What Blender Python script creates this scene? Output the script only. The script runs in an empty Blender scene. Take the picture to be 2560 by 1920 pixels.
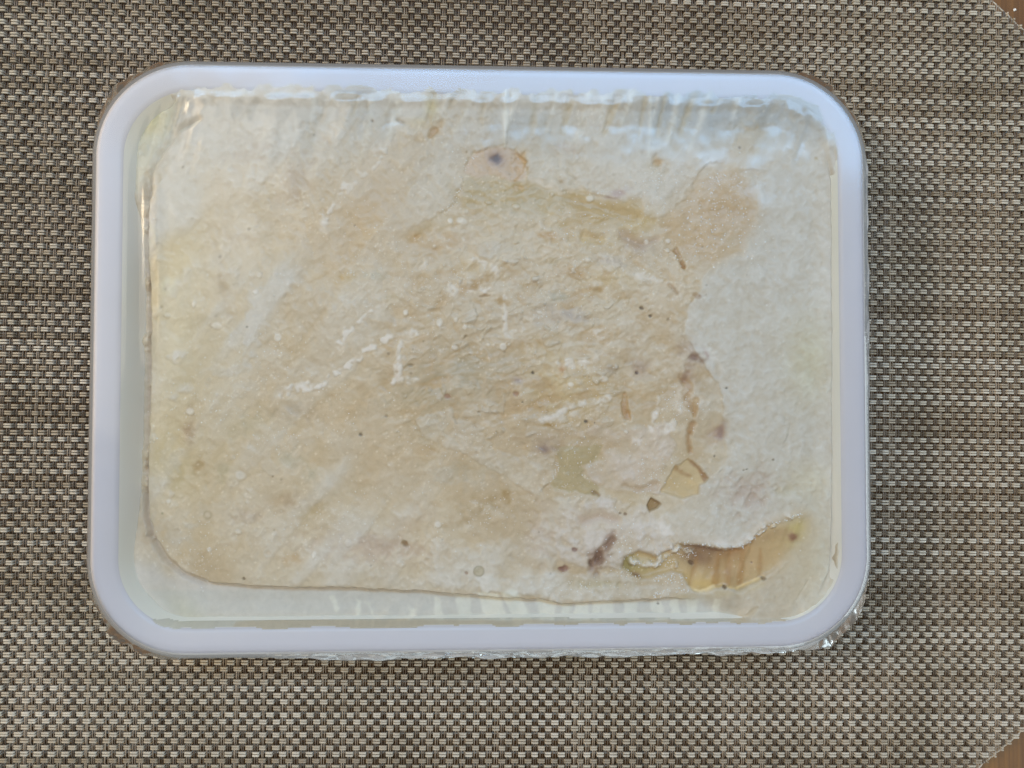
import bpy, math, random
import numpy as np
from mathutils import Matrix, Vector
random.seed(7); RNG = np.random.default_rng(11)
scene = bpy.context.scene
COL = scene.collection

# ------------------------------------------------------------------ camera
K = 0.00013                      # metres per photo pixel on the mat
F = 2560*26/36.0                 # focal length in photo pixels
D = F*K
TX, TY = math.radians(2.0), math.radians(1.4)
CAM = np.array([-D*math.sin(TX), -D*math.sin(TY), D*math.sqrt(1-math.sin(TX)**2-math.sin(TY)**2)])
fw = -CAM/np.linalg.norm(CAM)
rt = np.cross(fw, [0, 1, 0]); rt /= np.linalg.norm(rt)
up = np.cross(rt, fw)
cam = bpy.data.cameras.new('camera'); cam.lens = 26; cam.sensor_width = 36
cam.clip_start = 0.01; cam.clip_end = 50
camo = bpy.data.objects.new('camera', cam); COL.objects.link(camo)
camo.matrix_world = Matrix(((rt[0], up[0], -fw[0], CAM[0]), (rt[1], up[1], -fw[1], CAM[1]),
                            (rt[2], up[2], -fw[2], CAM[2]), (0, 0, 0, 1)))
scene.camera = camo

# ------------------------------------------------------------------ light
world = bpy.data.worlds.new('World'); scene.world = world; world.use_nodes = True
world.node_tree.nodes['Background'].inputs[0].default_value = (1.0, 0.88, 0.72, 1)
world.node_tree.nodes['Background'].inputs[1].default_value = 0.14

def area(name, loc, target, sx, sy, power, col):
    l = bpy.data.lights.new(name, 'AREA'); l.shape = 'RECTANGLE'; l.size = sx; l.size_y = sy
    l.energy = power; l.color = col
    o = bpy.data.objects.new(name, l); COL.objects.link(o); o.location = loc
    o.rotation_euler = (Vector(target)-Vector(loc)).to_track_quat('-Z', 'Y').to_euler()
    return o
area('window_light', (1.60, -0.45, 0.62), (0, 0, 0), 1.2, 1.0, 15, (0.80, 0.94, 1.0))
area('low_glint_light', (0.30, -1.70, 0.60), (0, 0, 0), 1.6, 1.0, 17, (0.74, 0.92, 1.0))  # low cool light added so the lower film edge glints
area('skylight', (0.15, 1.02, 2.00), (0, 0, 0), 2.2, 0.36, 26, (0.30, 0.60, 1.0))
area('overhead_fill', (0.0, 0.0, 2.40), (0, 0, 0), 2.4, 2.4, 13.5, (1.0, 0.92, 0.78))  # added overhead fill that softens the shadow around the tray
area('room_light', (-1.05, 0.55, 1.50), (0, 0, 0), 1.1, 1.1, 11, (1.0, 0.90, 0.73))
area('warm_lamp', (-0.80, 0.22, 0.62), (0, 0, 0), 0.24, 0.24, 4.2, (1.0, 0.80, 0.54))

scene.view_settings.view_transform = 'Standard'; scene.view_settings.look = 'None'
scene.view_settings.exposure = 0.0; scene.view_settings.gamma = 1.0

# ------------------------------------------------------------------ helpers
def P(u, v, z):
    """point of the scene at height z seen at photo pixel (u, v)"""
    d = fw*F + rt*(u-1280) + up*(960-v)
    t = (z-CAM[2])/d[2]
    return CAM + d*t
def PX(x, y, z):
    """photo pixel of scene points (arrays)"""
    dx, dy, dz = x-CAM[0], y-CAM[1], z-CAM[2]
    w = dx*fw[0]+dy*fw[1]+dz*fw[2]
    return 1280+F*(dx*rt[0]+dy*rt[1]+dz*rt[2])/w, 960-F*(dx*up[0]+dy*up[1]+dz*up[2])/w

def sstep(a, b, x):
    t = np.clip((x-a)/(b-a), 0, 1); return t*t*(3-2*t)
_tab = RNG.random((256, 256))
def vnoise(x, y, seed=0):
    xi = np.floor(x).astype(int); yi = np.floor(y).astype(int)
    fx = x-xi; fy = y-yi; fx = fx*fx*(3-2*fx); fy = fy*fy*(3-2*fy)
    ox, oy = (seed*37) % 256, (seed*91) % 256
    g = lambda a, b: _tab[(xi+a+ox) & 255, (yi+b+oy) & 255]
    return (g(0, 0)*(1-fx)+g(1, 0)*fx)*(1-fy)+(g(0, 1)*(1-fx)+g(1, 1)*fx)*fy
def fbm(x, y, scale, seed=0, octv=4, gain=.5):
    s = 0; a = 1; t = 0
    x = x/scale; y = y/scale
    for i in range(octv):
        s = s+a*vnoise(x*(.8+.0)+y*.6, y*.8-x*.6, seed+i*5); t += a; a *= gain
        x = x*2.03; y = y*2.03
    return np.clip((s/t*2-1)*2.2, -1.3, 1.3)

def np_mesh(name, verts, quads, smooth=True):
    me = bpy.data.meshes.new(name)
    verts = np.asarray(verts, dtype=np.float32); quads = np.asarray(quads, dtype=np.int32)
    n = len(quads); k = quads.shape[1]
    me.vertices.add(len(verts)); me.vertices.foreach_set('co', verts.ravel())
    me.loops.add(n*k); me.loops.foreach_set('vertex_index', quads.ravel())
    me.polygons.add(n); me.polygons.foreach_set('loop_start', np.arange(0, n*k, k, dtype=np.int32))
    me.polygons.foreach_set('use_smooth', np.full(n, smooth, dtype=bool))
    me.update(calc_edges=True)
    return me
def link(name, me, mat=None, parent=None):
    o = bpy.data.objects.new(name, me); COL.objects.link(o)
    if mat is not None and me is not None and len(me.materials) == 0: me.materials.append(mat)
    if parent is not None: o.parent = parent
    return o
def thing(name, label, cat, loc=(0, 0, 0)):
    o = bpy.data.objects.new(name, None); COL.objects.link(o); o.empty_display_size = .01
    o['label'] = label; o['category'] = cat
    return o
def lin(c):
    c = np.asarray(c, dtype=float)/255.0
    return np.where(c <= .04045, c/12.92, ((c+.055)/1.055)**2.4)

class NT:
    def __init__(s, name):
        s.m = bpy.data.materials.new(name); s.m.use_nodes = True
        s.n = s.m.node_tree.nodes; s.l = s.m.node_tree.links; s.n.clear()
        s.out = s.add('ShaderNodeOutputMaterial')
    def add(s, t, **kw):
        n = s.n.new(t)
        for k, v in kw.items():
            if k.startswith('i_'):
                key = k[2:]
                n.inputs[int(key) if key.isdigit() else key.replace('_', ' ')].default_value = v
            else: setattr(n, k, v)
        return n
    def link(s, a, b): s.l.new(a, b)
    def ramp(s, fac, stops):
        r = s.add('ShaderNodeValToRGB'); e = r.color_ramp.elements
        while len(e) < len(stops): e.new(.5)
        for el, (p, c) in zip(e, stops): el.position = p; el.color = (*c, 1)
        s.link(fac, r.inputs[0]); return r.outputs[0]

# ------------------------------------------------------------------ materials
def mat_wood():
    t = NT('oiled wood'); b = t.add('ShaderNodeBsdfPrincipled', i_Roughness=.58)
    tc = t.add('ShaderNodeTexCoord'); mp = t.add('ShaderNodeMapping'); mp.inputs['Scale'].default_value = (60, 3, 10)
    t.link(tc.outputs['Object'], mp.inputs[0])
    n1 = t.add('ShaderNodeTexNoise', i_Scale=3.0, i_Detail=8.0, i_Roughness=.65); t.link(mp.outputs[0], n1.inputs['Vector'])
    mp2 = t.add('ShaderNodeMapping'); mp2.inputs['Scale'].default_value = (900, 18, 10); t.link(tc.outputs['Object'], mp2.inputs[0])
    n2 = t.add('ShaderNodeTexNoise', i_Scale=1.0, i_Detail=3.0); t.link(mp2.outputs[0], n2.inputs['Vector'])
    c1 = t.ramp(n1.outputs[0], [(.3, tuple(lin((92, 58, 22)))), (.7, tuple(lin((132, 90, 38))))])
    c2 = t.ramp(n2.outputs[0], [(.35, (.62, .58, .52)), (.6, (1, 1, 1))])
    mx = t.add('ShaderNodeMixRGB', blend_type='MULTIPLY'); mx.inputs[0].default_value = .6
    t.link(c1, mx.inputs[1]); t.link(c2, mx.inputs[2]); t.link(mx.outputs[0], b.inputs['Base Color'])
    bp = t.add('ShaderNodeBump', i_Strength=.15, i_Distance=.0004); t.link(n2.outputs[0], bp.inputs['Height']); t.link(bp.outputs[0], b.inputs['Normal'])
    t.link(b.outputs[0], t.out.inputs[0]); return t.m

def mat_yarn(name, stops, rough):
    t = NT(name); b = t.add('ShaderNodeBsdfPrincipled', i_Roughness=rough)
    oi = t.add('ShaderNodeObjectInfo'); tc = t.add('ShaderNodeTexCoord')
    c = t.ramp(oi.outputs['Random'], stops)
    n = t.add('ShaderNodeTexNoise', i_Scale=420.0, i_Detail=3.0); t.link(tc.outputs['Object'], n.inputs['Vector'])
    n3 = t.add('ShaderNodeTexNoise', i_Scale=35.0, i_Detail=2.0); t.link(tc.outputs['Object'], n3.inputs['Vector'])
    r = t.ramp(n.outputs[0], [(.3, (.80, .79, .77)), (.75, (1.08, 1.08, 1.08))])
    r3 = t.ramp(n3.outputs[0], [(.3, (.86, .85, .82)), (.7, (1.08, 1.08, 1.1))])
    mx = t.add('ShaderNodeMixRGB', blend_type='MULTIPLY'); mx.inputs[0].default_value = 1
    mx2 = t.add('ShaderNodeMixRGB', blend_type='MULTIPLY'); mx2.inputs[0].default_value = 1
    t.link(c, mx.inputs[1]); t.link(r, mx.inputs[2]); t.link(mx.outputs[0], mx2.inputs[1]); t.link(r3, mx2.inputs[2])
    t.link(mx2.outputs[0], b.inputs['Base Color'])
    t.link(b.outputs[0], t.out.inputs[0]); return t.m

def mat_tray(name, col, rough, stain=0.0):
    t = NT(name); b = t.add('ShaderNodeBsdfPrincipled', i_Roughness=rough)
    tc = t.add('ShaderNodeTexCoord')
    n = t.add('ShaderNodeTexNoise', i_Scale=30.0, i_Detail=4.0); t.link(tc.outputs['Object'], n.inputs['Vector'])
    col = np.array(col)
    c = t.ramp(n.outputs[0], [(.3, tuple(col*np.array((1-stain, 1-stain*.9, 1-stain*1.7)))), (.75, tuple(col))])
    t.link(c, b.inputs['Base Color'])
    n2 = t.add('ShaderNodeTexNoise', i_Scale=900.0, i_Detail=2.0); t.link(tc.outputs['Object'], n2.inputs['Vector'])
    bp = t.add('ShaderNodeBump', i_Strength=.05, i_Distance=.0003); t.link(n2.outputs[0], bp.inputs['Height']); t.link(bp.outputs[0], b.inputs['Normal'])
    t.link(b.outputs[0], t.out.inputs[0]); return t.m

def mat_food():
    t = NT('frozen food'); b = t.add('ShaderNodeBsdfPrincipled')
    a = t.add('ShaderNodeAttribute', attribute_name='pigment'); f = t.add('ShaderNodeAttribute', attribute_name='frost')
    tc = t.add('ShaderNodeTexCoord')
    n = t.add('ShaderNodeTexNoise', i_Scale=1700.0, i_Detail=3.0, i_Roughness=.7); t.link(tc.outputs['Object'], n.inputs['Vector'])
    n2 = t.add('ShaderNodeTexNoise', i_Scale=600.0, i_Detail=4.0, i_Roughness=.6); t.link(tc.outputs['Object'], n2.inputs['Vector'])
    r = t.ramp(n.outputs[0], [(.3, (.97, .97, .96)), (.7, (1.03, 1.03, 1.03))])
    mx = t.add('ShaderNodeMixRGB', blend_type='MULTIPLY'); mx.inputs[0].default_value = 1
    t.link(a.outputs['Color'], mx.inputs[1]); t.link(r, mx.inputs[2]); t.link(mx.outputs[0], b.inputs['Base Color'])
    mr = t.add('ShaderNodeMapRange'); mr.inputs['To Min'].default_value = .30; mr.inputs['To Max'].default_value = .62
    t.link(f.outputs['Fac'], mr.inputs['Value']); t.link(mr.outputs[0], b.inputs['Roughness'])
    ad = t.add('ShaderNodeMath', operation='ADD'); t.link(n.outputs[0], ad.inputs[0]); t.link(n2.outputs[0], ad.inputs[1])
    bp = t.add('ShaderNodeBump', i_Strength=.10, i_Distance=.0003); t.link(ad.outputs[0], bp.inputs['Height']); t.link(bp.outputs[0], b.inputs['Normal'])
    b.inputs['Subsurface Weight'].default_value = .0; b.inputs['Subsurface Radius'].default_value = (1, .7, .4); b.inputs['Subsurface Scale'].default_value = .0019
    t.link(b.outputs[0], t.out.inputs[0]); return t.m

def mat_ice():
    t = NT('frost crystal'); b = t.add('ShaderNodeBsdfPrincipled', i_Roughness=.22)
    b.inputs['Base Color'].default_value = (.93, .92, .89, 1)
    b.inputs['IOR'].default_value = 1.45
    t.link(b.outputs[0], t.out.inputs[0]); return t.m

def mat_film(name, ior, rough, milk, bump, tint=(1, 1, 1), dcol=(.85, .87, .88)):
    t = NT(name)
    tr = t.add('ShaderNodeBsdfTransparent'); tr.inputs[0].default_value = (*tint, 1)
    gl = t.add('ShaderNodeBsdfGlossy', i_Roughness=rough)
    df = t.add('ShaderNodeBsdfDiffuse'); df.inputs[0].default_value = (*dcol, 1)
    fr = t.add('ShaderNodeFresnel', i_IOR=ior)
    tc = t.add('ShaderNodeTexCoord'); n = t.add('ShaderNodeTexNoise', i_Scale=160.0, i_Detail=3.0)
    t.link(tc.outputs['Object'], n.inputs['Vector'])
    bp = t.add('ShaderNodeBump', i_Strength=bump, i_Distance=.001); t.link(n.outputs[0], bp.inputs['Height'])
    t.link(bp.outputs[0], gl.inputs['Normal']); t.link(bp.outputs[0], fr.inputs['Normal'])
    m1 = t.add('ShaderNodeMixShader'); m1.inputs[0].default_value = milk
    t.link(tr.outputs[0], m1.inputs[1]); t.link(df.outputs[0], m1.inputs[2])
    m2 = t.add('ShaderNodeMixShader'); t.link(fr.outputs[0], m2.inputs[0]); t.link(m1.outputs[0], m2.inputs[1]); t.link(gl.outputs[0], m2.inputs[2])
    t.link(m2.outputs[0], t.out.inputs[0]); return t.m

M_WOOD = mat_wood()
M_WEFT = mat_yarn('weft vinyl', [(0, tuple(lin((144, 130, 110)))), (.25, tuple(lin((167, 154, 135)))), (.62, tuple(lin((181, 170, 153)))), (1, tuple(lin((194, 185, 170))))], .33)
M_WARP = mat_yarn('warp vinyl', [(0, tuple(lin((92, 79, 66)))), (.5, tuple(lin((120, 105, 90)))), (1, tuple(lin((160, 144, 125))))], .34)  # darker than the weft, standing in for shade between the yarns
M_RIM = mat_tray('white plastic', (.69, .645, .655), .34, .02)
M_WALL = mat_tray('wall plastic', (.94, .89, .79), .45, .06)  # paler than the rim, standing in for light through the translucent plastic
M_FOOD = mat_food(); M_ICE = mat_ice()
M_FILM = mat_film('clear film', 1.45, .12, .015, .02)
M_EDGE = mat_film('crinkled film', 1.6, .04, .26, .08, (.98, .97, .95), (.80, .79, .78))
M_RUFF = mat_film('loose film', 1.2, .20, .05, .10, (.95, .94, .92))
M_PLEAT = mat_film('doubled film', 1.5, .08, .22, .1)

# ------------------------------------------------------------------ table
def box(name, x0, x1, y0, y1, z0, z1, mat, parent=None):
    v = [(x, y, z) for z in (z0, z1) for y in (y0, y1) for x in (x0, x1)]
    q = [(0, 2, 3, 1), (4, 5, 7, 6), (0, 1, 5, 4), (2, 6, 7, 3), (0, 4, 6, 2), (1, 3, 7, 5)]
    return link(name, np_mesh(name, v, q, False), mat, parent)
tb = box('table_top', -.40, .40, -.30, .30, -.030, -.0022, M_WOOD); tb['kind'] = 'structure'

# ------------------------------------------------------------------ tray measures
ZR = 0.026
xL, xR = P(237, 900, ZR)[0], P(2160, 900, ZR)[0]
yT, yB = P(1280, 178, ZR)[1], P(1280, 1622, ZR)[1]
CX, CY, HW, HH, RC = (xL+xR)/2, (yT+yB)/2, (xR-xL)/2, (yT-yB)/2, .0262
print('tray', xR-xL, yT-yB)
def rrect(d, n_arc=28, n_edge=40):
    """closed outline of the tray's rounded rectangle moved inwards by d: list of (x, y)"""
    r = max(RC-d, .0012); w, h = HW-d, HH-d; pts = []
    cs = [(w-r, h-r, 0), (-w+r, h-r, 90), (-w+r, -h+r, 180), (w-r, -h+r, 270)]
    for i, (cx, cy, a0) in enumerate(cs):
        for k in range(n_arc):
            a = math.radians(a0+90*k/(n_arc-1)); pts.append((cx+r*math.cos(a), cy+r*math.sin(a)))
        nx, ny, na = cs[(i+1) % 4]; a = math.radians(a0+90)
        p0 = np.array(pts[-1]); p1 = np.array((nx+r*math.cos(a), ny+r*math.sin(a)))
        for k in range(1, n_edge): pts.append(tuple(p0+(p1-p0)*k/n_edge))
    return np.array(pts)+np.array((CX, CY))
def rim_dist(x, y):
    """distance inwards from the tray's outer flat edge"""
    ax, ay = np.abs(x-CX)-(HW-RC), np.abs(y-CY)-(HH-RC)
    out = np.hypot(np.maximum(ax, 0), np.maximum(ay, 0))+np.minimum(np.maximum(ax, ay), 0)
    return RC-out
def sweep(name, prof, mat, parent, cap=False, wob=None):
    rings = []
    for (d, z) in prof:
        p = rrect(d); zz = np.full(len(p), z)
        if wob: p, zz = wob(p, zz, d, z)
        rings.append(np.column_stack([p, zz]))
    n = len(rings[0]); v = np.concatenate(rings); q = []
    for i in range(len(prof)-1):
        a = np.arange(n); b = (a+1) % n
        q.append(np.column_stack([i*n+a, i*n+b, (i+1)*n+b, (i+1)*n+a]))
    q = np.concatenate(q)
    me = np_mesh(name, v, q)
    if cap:
        import bmesh
        bm = bmesh.new(); bm.from_mesh(me); bm.verts.ensure_lookup_table()
        bm.faces.new([bm.verts[(len(prof)-1)*n+i] for i in range(n)]); bm.to_mesh(me); bm.free()
    return link(name, me, mat, parent)

# ------------------------------------------------------------------ woven placemat
mat_root = thing('placemat', 'taupe woven vinyl placemat with cut corners under the tray', 'placemat')
ANG = math.radians(-1.0); ca, sa = math.cos(ANG), math.sin(ANG)
PXW, PYW = 16.2*K, 15.75*K
MX0, MX1, MY0, MY1 = -.196, .181, -.142, .146
def cham(p, q):
    (x1, y1), (x2, y2) = p, q
    return x1, y1, x2-x1, y2-y1
def to_mat(p): return (p[0]*ca+p[1]*sa, -p[0]*sa+p[1]*ca)
c1 = to_mat(P(2482, 0, .001)); c2 = to_mat(P(2560, 72, .001)); c3 = to_mat(P(2450, 1920, .001)); c4 = to_mat(P(2560, 1828, .001))
s1 = (c2[1]-c1[1])/(c2[0]-c1[0]); s2 = (c4[1]-c3[1])/(c4[0]-c3[0])
ytop = lambda x: np.minimum(MY1, c1[1]+s1*(x-c1[0])); ybot = lambda x: np.maximum(MY0, c3[1]+s2*(x-c3[0]))
xright_top = lambda y: min(MX1, c1[0]+(y-c1[1])/s1); xright_bot = lambda y: min(MX1, c3[0]+(y-c3[1])/s2)
NX = int((MX1-MX0)/PXW); NY = int((MY1-MY0)/PYW)
def hidden(x, y):
    X = x*ca-y*sa; Y = x*sa+y*ca
    return rim_dist(X, Y) > .017
def visible(x, y):
    X = x*ca-y*sa; Y = x*sa+y*ca
    u, v = PX(X, Y, .001); return (u > -600) & (u < 3200) & (v > -600) & (v < 2600)
def yarn(name, t, base, lat, zed, halfw, hgt, axis, mat, nprof):
    """a pair of strands running along axis: t samples, lat = list of lateral offsets, zed(t) height"""
    vs, qs = [], []; off = 0
    th = np.linspace(math.radians(-20), math.radians(200), nprof)
    for li, lo in enumerate(lat):
        w = halfw[li]; z = zed[li]
        A = np.repeat(t, nprof)
        B = np.repeat(base+lo, nprof)+np.tile(np.cos(th), len(t))*np.repeat(w*np.ones(len(t)), nprof)
        Z = np.repeat(z, nprof)+np.tile(np.sin(th), len(t))*hgt[li]
        X, Y = (A, B) if axis == 0 else (B, A)
        vs.append(np.column_stack([X*ca-Y*sa, X*sa+Y*ca, Z]))
        i = np.arange(len(t)-1)[:, None]*nprof+np.arange(nprof-1)[None]
        i = i.ravel()+off
        q = np.column_stack([i, i+1, i+nprof+1, i+nprof])
        qs.append(q if axis == 1 else q[:, ::-1]); off += len(t)*nprof
    me = np_mesh(name, np.concatenate(vs), np.concatenate(qs)[:, ::-1])
    link(name, me, mat, mat_root)
def samples(lo, hi, p, fine, hid_fn):
    ph0 = np.ceil(lo/p)*p
    t = np.arange(lo, hi, p/fine)
    keep = np.ones(len(t), bool); h = hid_fn(t)
    keep[h] = False; keep[np.arange(len(t)) % (fine) == 0] = True
    keep[-1] = True
    return t[keep]
warp_dx = RNG.normal(0, .00005, NX+1)
weft_dy = RNG.normal(0, .00004, NY+1)
W_OFF = np.array([-1.20, -1.10, -.95, -.45, .45, .95, 1.10, 1.20])/1000
W_Z = np.array([-2.3, -.18, -.03, 0, 0, -.03, -.18, -2.3])/1000
def thin(t, z, hid, keep_every):
    k = ~hid; k[::keep_every] = True; k[-1] = True
    return t[k], z[k]
for j in range(NY):                                   # weft: the bright blocks that ride over every second warp
    y = MY0+(j+.5)*PYW
    xe = min(xright_top(y), xright_bot(y))
    cen_ = np.array([i for i in range(-1, NX+2) if (i+j) % 2 == 0])
    jit = 1+.05*RNG.normal(size=(len(cen_), 1))
    cx_ = MX0+(cen_+.5)*PXW+np.where((cen_ >= 0) & (cen_ < NX), warp_dx[np.clip(cen_, 0, NX)], 0)
    t = (cx_[:, None]+W_OFF[None]*jit).ravel(); z = np.broadcast_to(W_Z[None], (len(cen_), 8)).ravel().copy()
    z += np.repeat(.00004*RNG.normal(size=len(cen_)), 8)
    m = (t > MX0) & (t < xe); t, z = t[m], z[m]
    t = np.r_[t, xe]; z = np.r_[z, z[-1]]
    t, z = thin(t, z, hidden(t, y) | ~visible(t, y), 8)
    z = .00104+z
    wob = .00003*fbm(t+.3*j, np.full_like(t, j*.01), .006, 2, 2)+weft_dy[j]
    sep = .00041+.00002*RNG.normal(); tw = RNG.normal()*.00005
    yarn('weft_yarn', t, y, [wob+sep, wob-sep], [z+tw, z-tw], [.00035, .00035], [.00034, .00034], 0, M_WEFT, 6)
V_OFF = np.array([-1.55, -1.05, -.4, .4, 1.05, 1.55])/1000
V_Z = np.array([-.60, -.08, 0, 0, -.08, -.60])/1000
for i in range(NX):                                   # warp: the duller uprights, a thick and a thin strand
    x = MX0+(i+.5)*PXW
    y0, y1 = float(ybot(x)), float(ytop(x))
    cen_ = np.array([j for j in range(-1, NY+2) if (i+j) % 2 == 1])
    cy_ = MY0+(cen_+.5)*PYW
    t = (cy_[:, None]+V_OFF[None]).ravel(); z = np.broadcast_to(V_Z[None], (len(cen_), 6)).ravel().copy()
    bw = np.broadcast_to(np.array([0, .6, 1, 1, .6, 0.])[None], (len(cen_), 6)).ravel()*np.repeat(RNG.uniform(.6, 1.3, len(cen_)), 6)
    m = (t > y0) & (t < y1); t, z, bw = t[m], z[m], bw[m]; t = np.r_[y0, t, y1]; z = np.r_[z[0], z, z[-1]]; bw = np.r_[bw[0], bw, bw[-1]]
    hid = hidden(np.full_like(t, x), t) | ~visible(np.full_like(t, x), t)
    k = ~hid; k[::6] = True; k[-1] = True; t, z, bw = t[k], z[k], bw[k]
    z = .00064+z
    wob = warp_dx[i]+.00004*fbm(t, np.full_like(t, i*.37), .02, 7, 2)
    side = 1 if RNG.random() < .85 else -1
    bow = .00026*max(0, RNG.normal(.35, .5))
    gap = np.clip(RNG.normal(.00017, .00010), 0, .00032)
    hw = .00019+.00003*RNG.normal(); hw2 = .00014+.00003*RNG.normal()
    a = wob-side*(.00020+.8*gap); b = wob+side*(.00020+.7*gap+.6*bow*bw)
    yarn('warp_yarn', t, x, [a, b], [z, z-.00004+.00006*RNG.normal()], [hw, hw2], [.00024, .00022], 1, M_WARP, 5)

def rod(name, pts, r, mat, n=6):
    vs, qs = [], []
    pts = np.array(pts, float)
    for k, p in enumerate(pts):
        d = pts[min(k+1, len(pts)-1)]-pts[max(k-1, 0)]; d /= np.linalg.norm(d); sx = np.array([-d[1], d[0], 0])
        for a in range(n):
            th = 2*math.pi*a/n; vs.append(p+sx*r*math.cos(th)+np.array([0, 0, r*math.sin(th)]))
    for k in range(len(pts)-1):
        for a in range(n): qs.append((k*n+a, k*n+(a+1) % n, (k+1)*n+(a+1) % n, (k+1)*n+a))
    return link(name, np_mesh(name, vs, qs), mat, mat_root)
def m2w(p): return np.array([p[0]*ca-p[1]*sa, p[0]*sa+p[1]*ca, .0004])
xa = min(MX1, c1[0]+(MY1-c1[1])/s1)
for q0, q1 in [((xa, MY1), (MX1, c1[1]+s1*(MX1-c1[0]))), ((c3[0]+(MY0-c3[1])/s2, MY0), (MX1, c3[1]+s2*(MX1-c3[0])))]:
    q0 = np.array(q0); q1 = np.array(q1); pp = []
    for k in range(60):
        w = q0+(q1-q0)*k/59; pp.append(m2w(w)+np.array([RNG.normal()*.00008, RNG.normal()*.00008, RNG.normal()*.00008]))
    rod('cut_edge', pp, .00030, M_WEFT)

# ------------------------------------------------------------------ food tray
tray = thing('food_tray', 'white plastic food tray with rounded corners on the woven placemat', 'tray')
T = .0008
RPROF = [(.0008, ZR-.0048), (-.0012, ZR-.0046), (-.0014, ZR-.0036), (-.0013, ZR-.0020), (-.0009, ZR-.0009), (-.0002, ZR-.0002),
         (.0006, ZR), (.0020, ZR-.0002), (.0050, ZR-.0008), (.0060, ZR-.0011), (.0065, ZR-.0016)]
sweep('rim', RPROF, M_RIM, tray)
WPROF = [(.0065, ZR-.0016), (.0078, ZR-.0035), (.0100, ZR-.0080), (.0122, ZR-.0140), (.0142, ZR-.0200), (.0160, ZR-.0230), (.0190, .0024), (.030, .0022)]
sweep('inner_wall', WPROF, M_WALL, tray, cap=True)
sweep('outer_wall', [(.0008, ZR-.0048), (.0056, ZR-.0050), (.0075, ZR-.0080), (.0102, ZR-.0150), (.0128, ZR-.0215), (.0165, .0019), (.030, .0018)], M_RIM, tray, cap=True)
_wd = np.array([p[0] for p in RPROF[6:-1]+WPROF]); _wz = np.array([p[1] for p in RPROF[6:-1]+WPROF])

# ------------------------------------------------------------------ frozen food: one surface, painted in photo pixels
ZF = .0232
ST = .0003
gx = np.arange(CX-HW+.0045, CX+HW-.0043, ST); gy = np.arange(CY-HH+.0045, CY+HH-.0043, ST)
GX, GY = np.meshgrid(gx, gy); ny, nx = GX.shape
DI = rim_dist(GX, GY)
U, V = PX(GX, GY, ZF)
print('food grid', nx, ny)
N_A = fbm(U, V, 15, 1, 2); N_B = fbm(U, V, 48, 2, 2, .4)*.75; N_C = fbm(U, V, 150, 3, 2, .4)*.8; N_D = fbm(U, V, 330, 4, 2, .4)*.8; N_F = fbm(U, V, 8, 6, 1)*.8
N_E = fbm(U*.5+V*.35, V*1.2-U*.6, 60, 8, 4)

def zc(x0, y0, pts): return [(x0+p[0]*.31646, y0+p[1]*.31646) for p in pts]
A_, B_, C_ = (200, 100), (850, 100), (1500, 100)
D_, E_, F_ = (200, 600), (850, 600), (1500, 600)
G_, H_, I_ = (200, 1125), (850, 1125), (1500, 1125)
def _win(pts, pad):
    p = np.array(pts); x0, y0 = p.min(0)-pad; x1, y1 = p.max(0)+pad
    m = (U >= x0) & (U <= x1) & (V >= y0) & (V <= y1)
    if not m.any(): return None
    r = np.where(m.any(1))[0]; c = np.where(m.any(0))[0]
    return slice(r[0], r[-1]+1), slice(c[0], c[-1]+1)
def _segdist(u, v, a, b):
    ax, ay = a; bx, by = b; dx, dy = bx-ax, by-ay; L = dx*dx+dy*dy+1e-9
    t = np.clip(((u-ax)*dx+(v-ay)*dy)/L, 0, 1)
    return np.hypot(u-ax-t*dx, v-ay-t*dy), t
def poly(pts, feather=6, wob=5, wob2=2):
    """soft mask 0..1 of a polygon given in photo pixels"""
    out = np.zeros_like(U); w = _win(pts, feather+wob*2+8)
    if w is None: return out
    u, v = U[w], V[w]; dist = np.full(u.shape, 1e9); ins = np.zeros(u.shape, bool); n = len(pts)
    for i in range(n):
        a, b = pts[i], pts[(i+1) % n]
        d, _ = _segdist(u, v, a, b); dist = np.minimum(dist, d)
        if a[1] != b[1]:
            c = ((a[1] > v) != (b[1] > v)) & (u < (b[0]-a[0])*(v-a[1])/(b[1]-a[1])+a[0]); ins ^= c
    sd = np.where(ins, dist, -dist)+wob*N_B[w]+wob2*N_A[w]
    out[w] = sstep(-feather, feather, sd); return out
def stroke(pts, w0, w1=None, feather=4, wob=3, wob2=2):
    w1 = w0 if w1 is None else w1
    out = np.zeros_like(U); w = _win(pts, max(w0, w1)+feather+wob*2+6)
    if w is None: return out
    u, v = U[w], V[w]; best = np.full(u.shape, -1e9); n = len(pts)-1
    for i in range(n):
        d, t = _segdist(u, v, pts[i], pts[i+1]); ww = w0+(w1-w0)*(i+t)/n
        best = np.maximum(best, ww-d)
    best = best+wob*N_B[w]+wob2*N_A[w]
    out[w] = sstep(-feather, feather, best); return out
def blob(cx, cy, rx, ry=None, ang=0, hard=0, wob=0):
    ry = rx if ry is None else ry
    out = np.zeros_like(U); R = max(rx, ry)*3+6
    w = _win([(cx-R, cy-R), (cx+R, cy+R)], 0)
    if w is None: return out
    u, v = U[w]-cx, V[w]-cy; a = math.radians(ang)
    p, q = u*math.cos(a)+v*math.sin(a), -u*math.sin(a)+v*math.cos(a)
    r = np.sqrt((p/rx)**2+(q/ry)**2)+wob*N_A[w]
    out[w] = np.exp(-r*r*1.2) if not hard else 1-sstep(1-hard, 1+hard, r)
    return out
RGB = np.zeros(U.shape+(3,)); HT = np.zeros_like(U); FR = np.zeros_like(U)
def tint(mask, col, a=1.0):
    m = (mask*a)[..., None]; RGB[:] = RGB*(1-m)+np.array(col, float)*m

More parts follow.
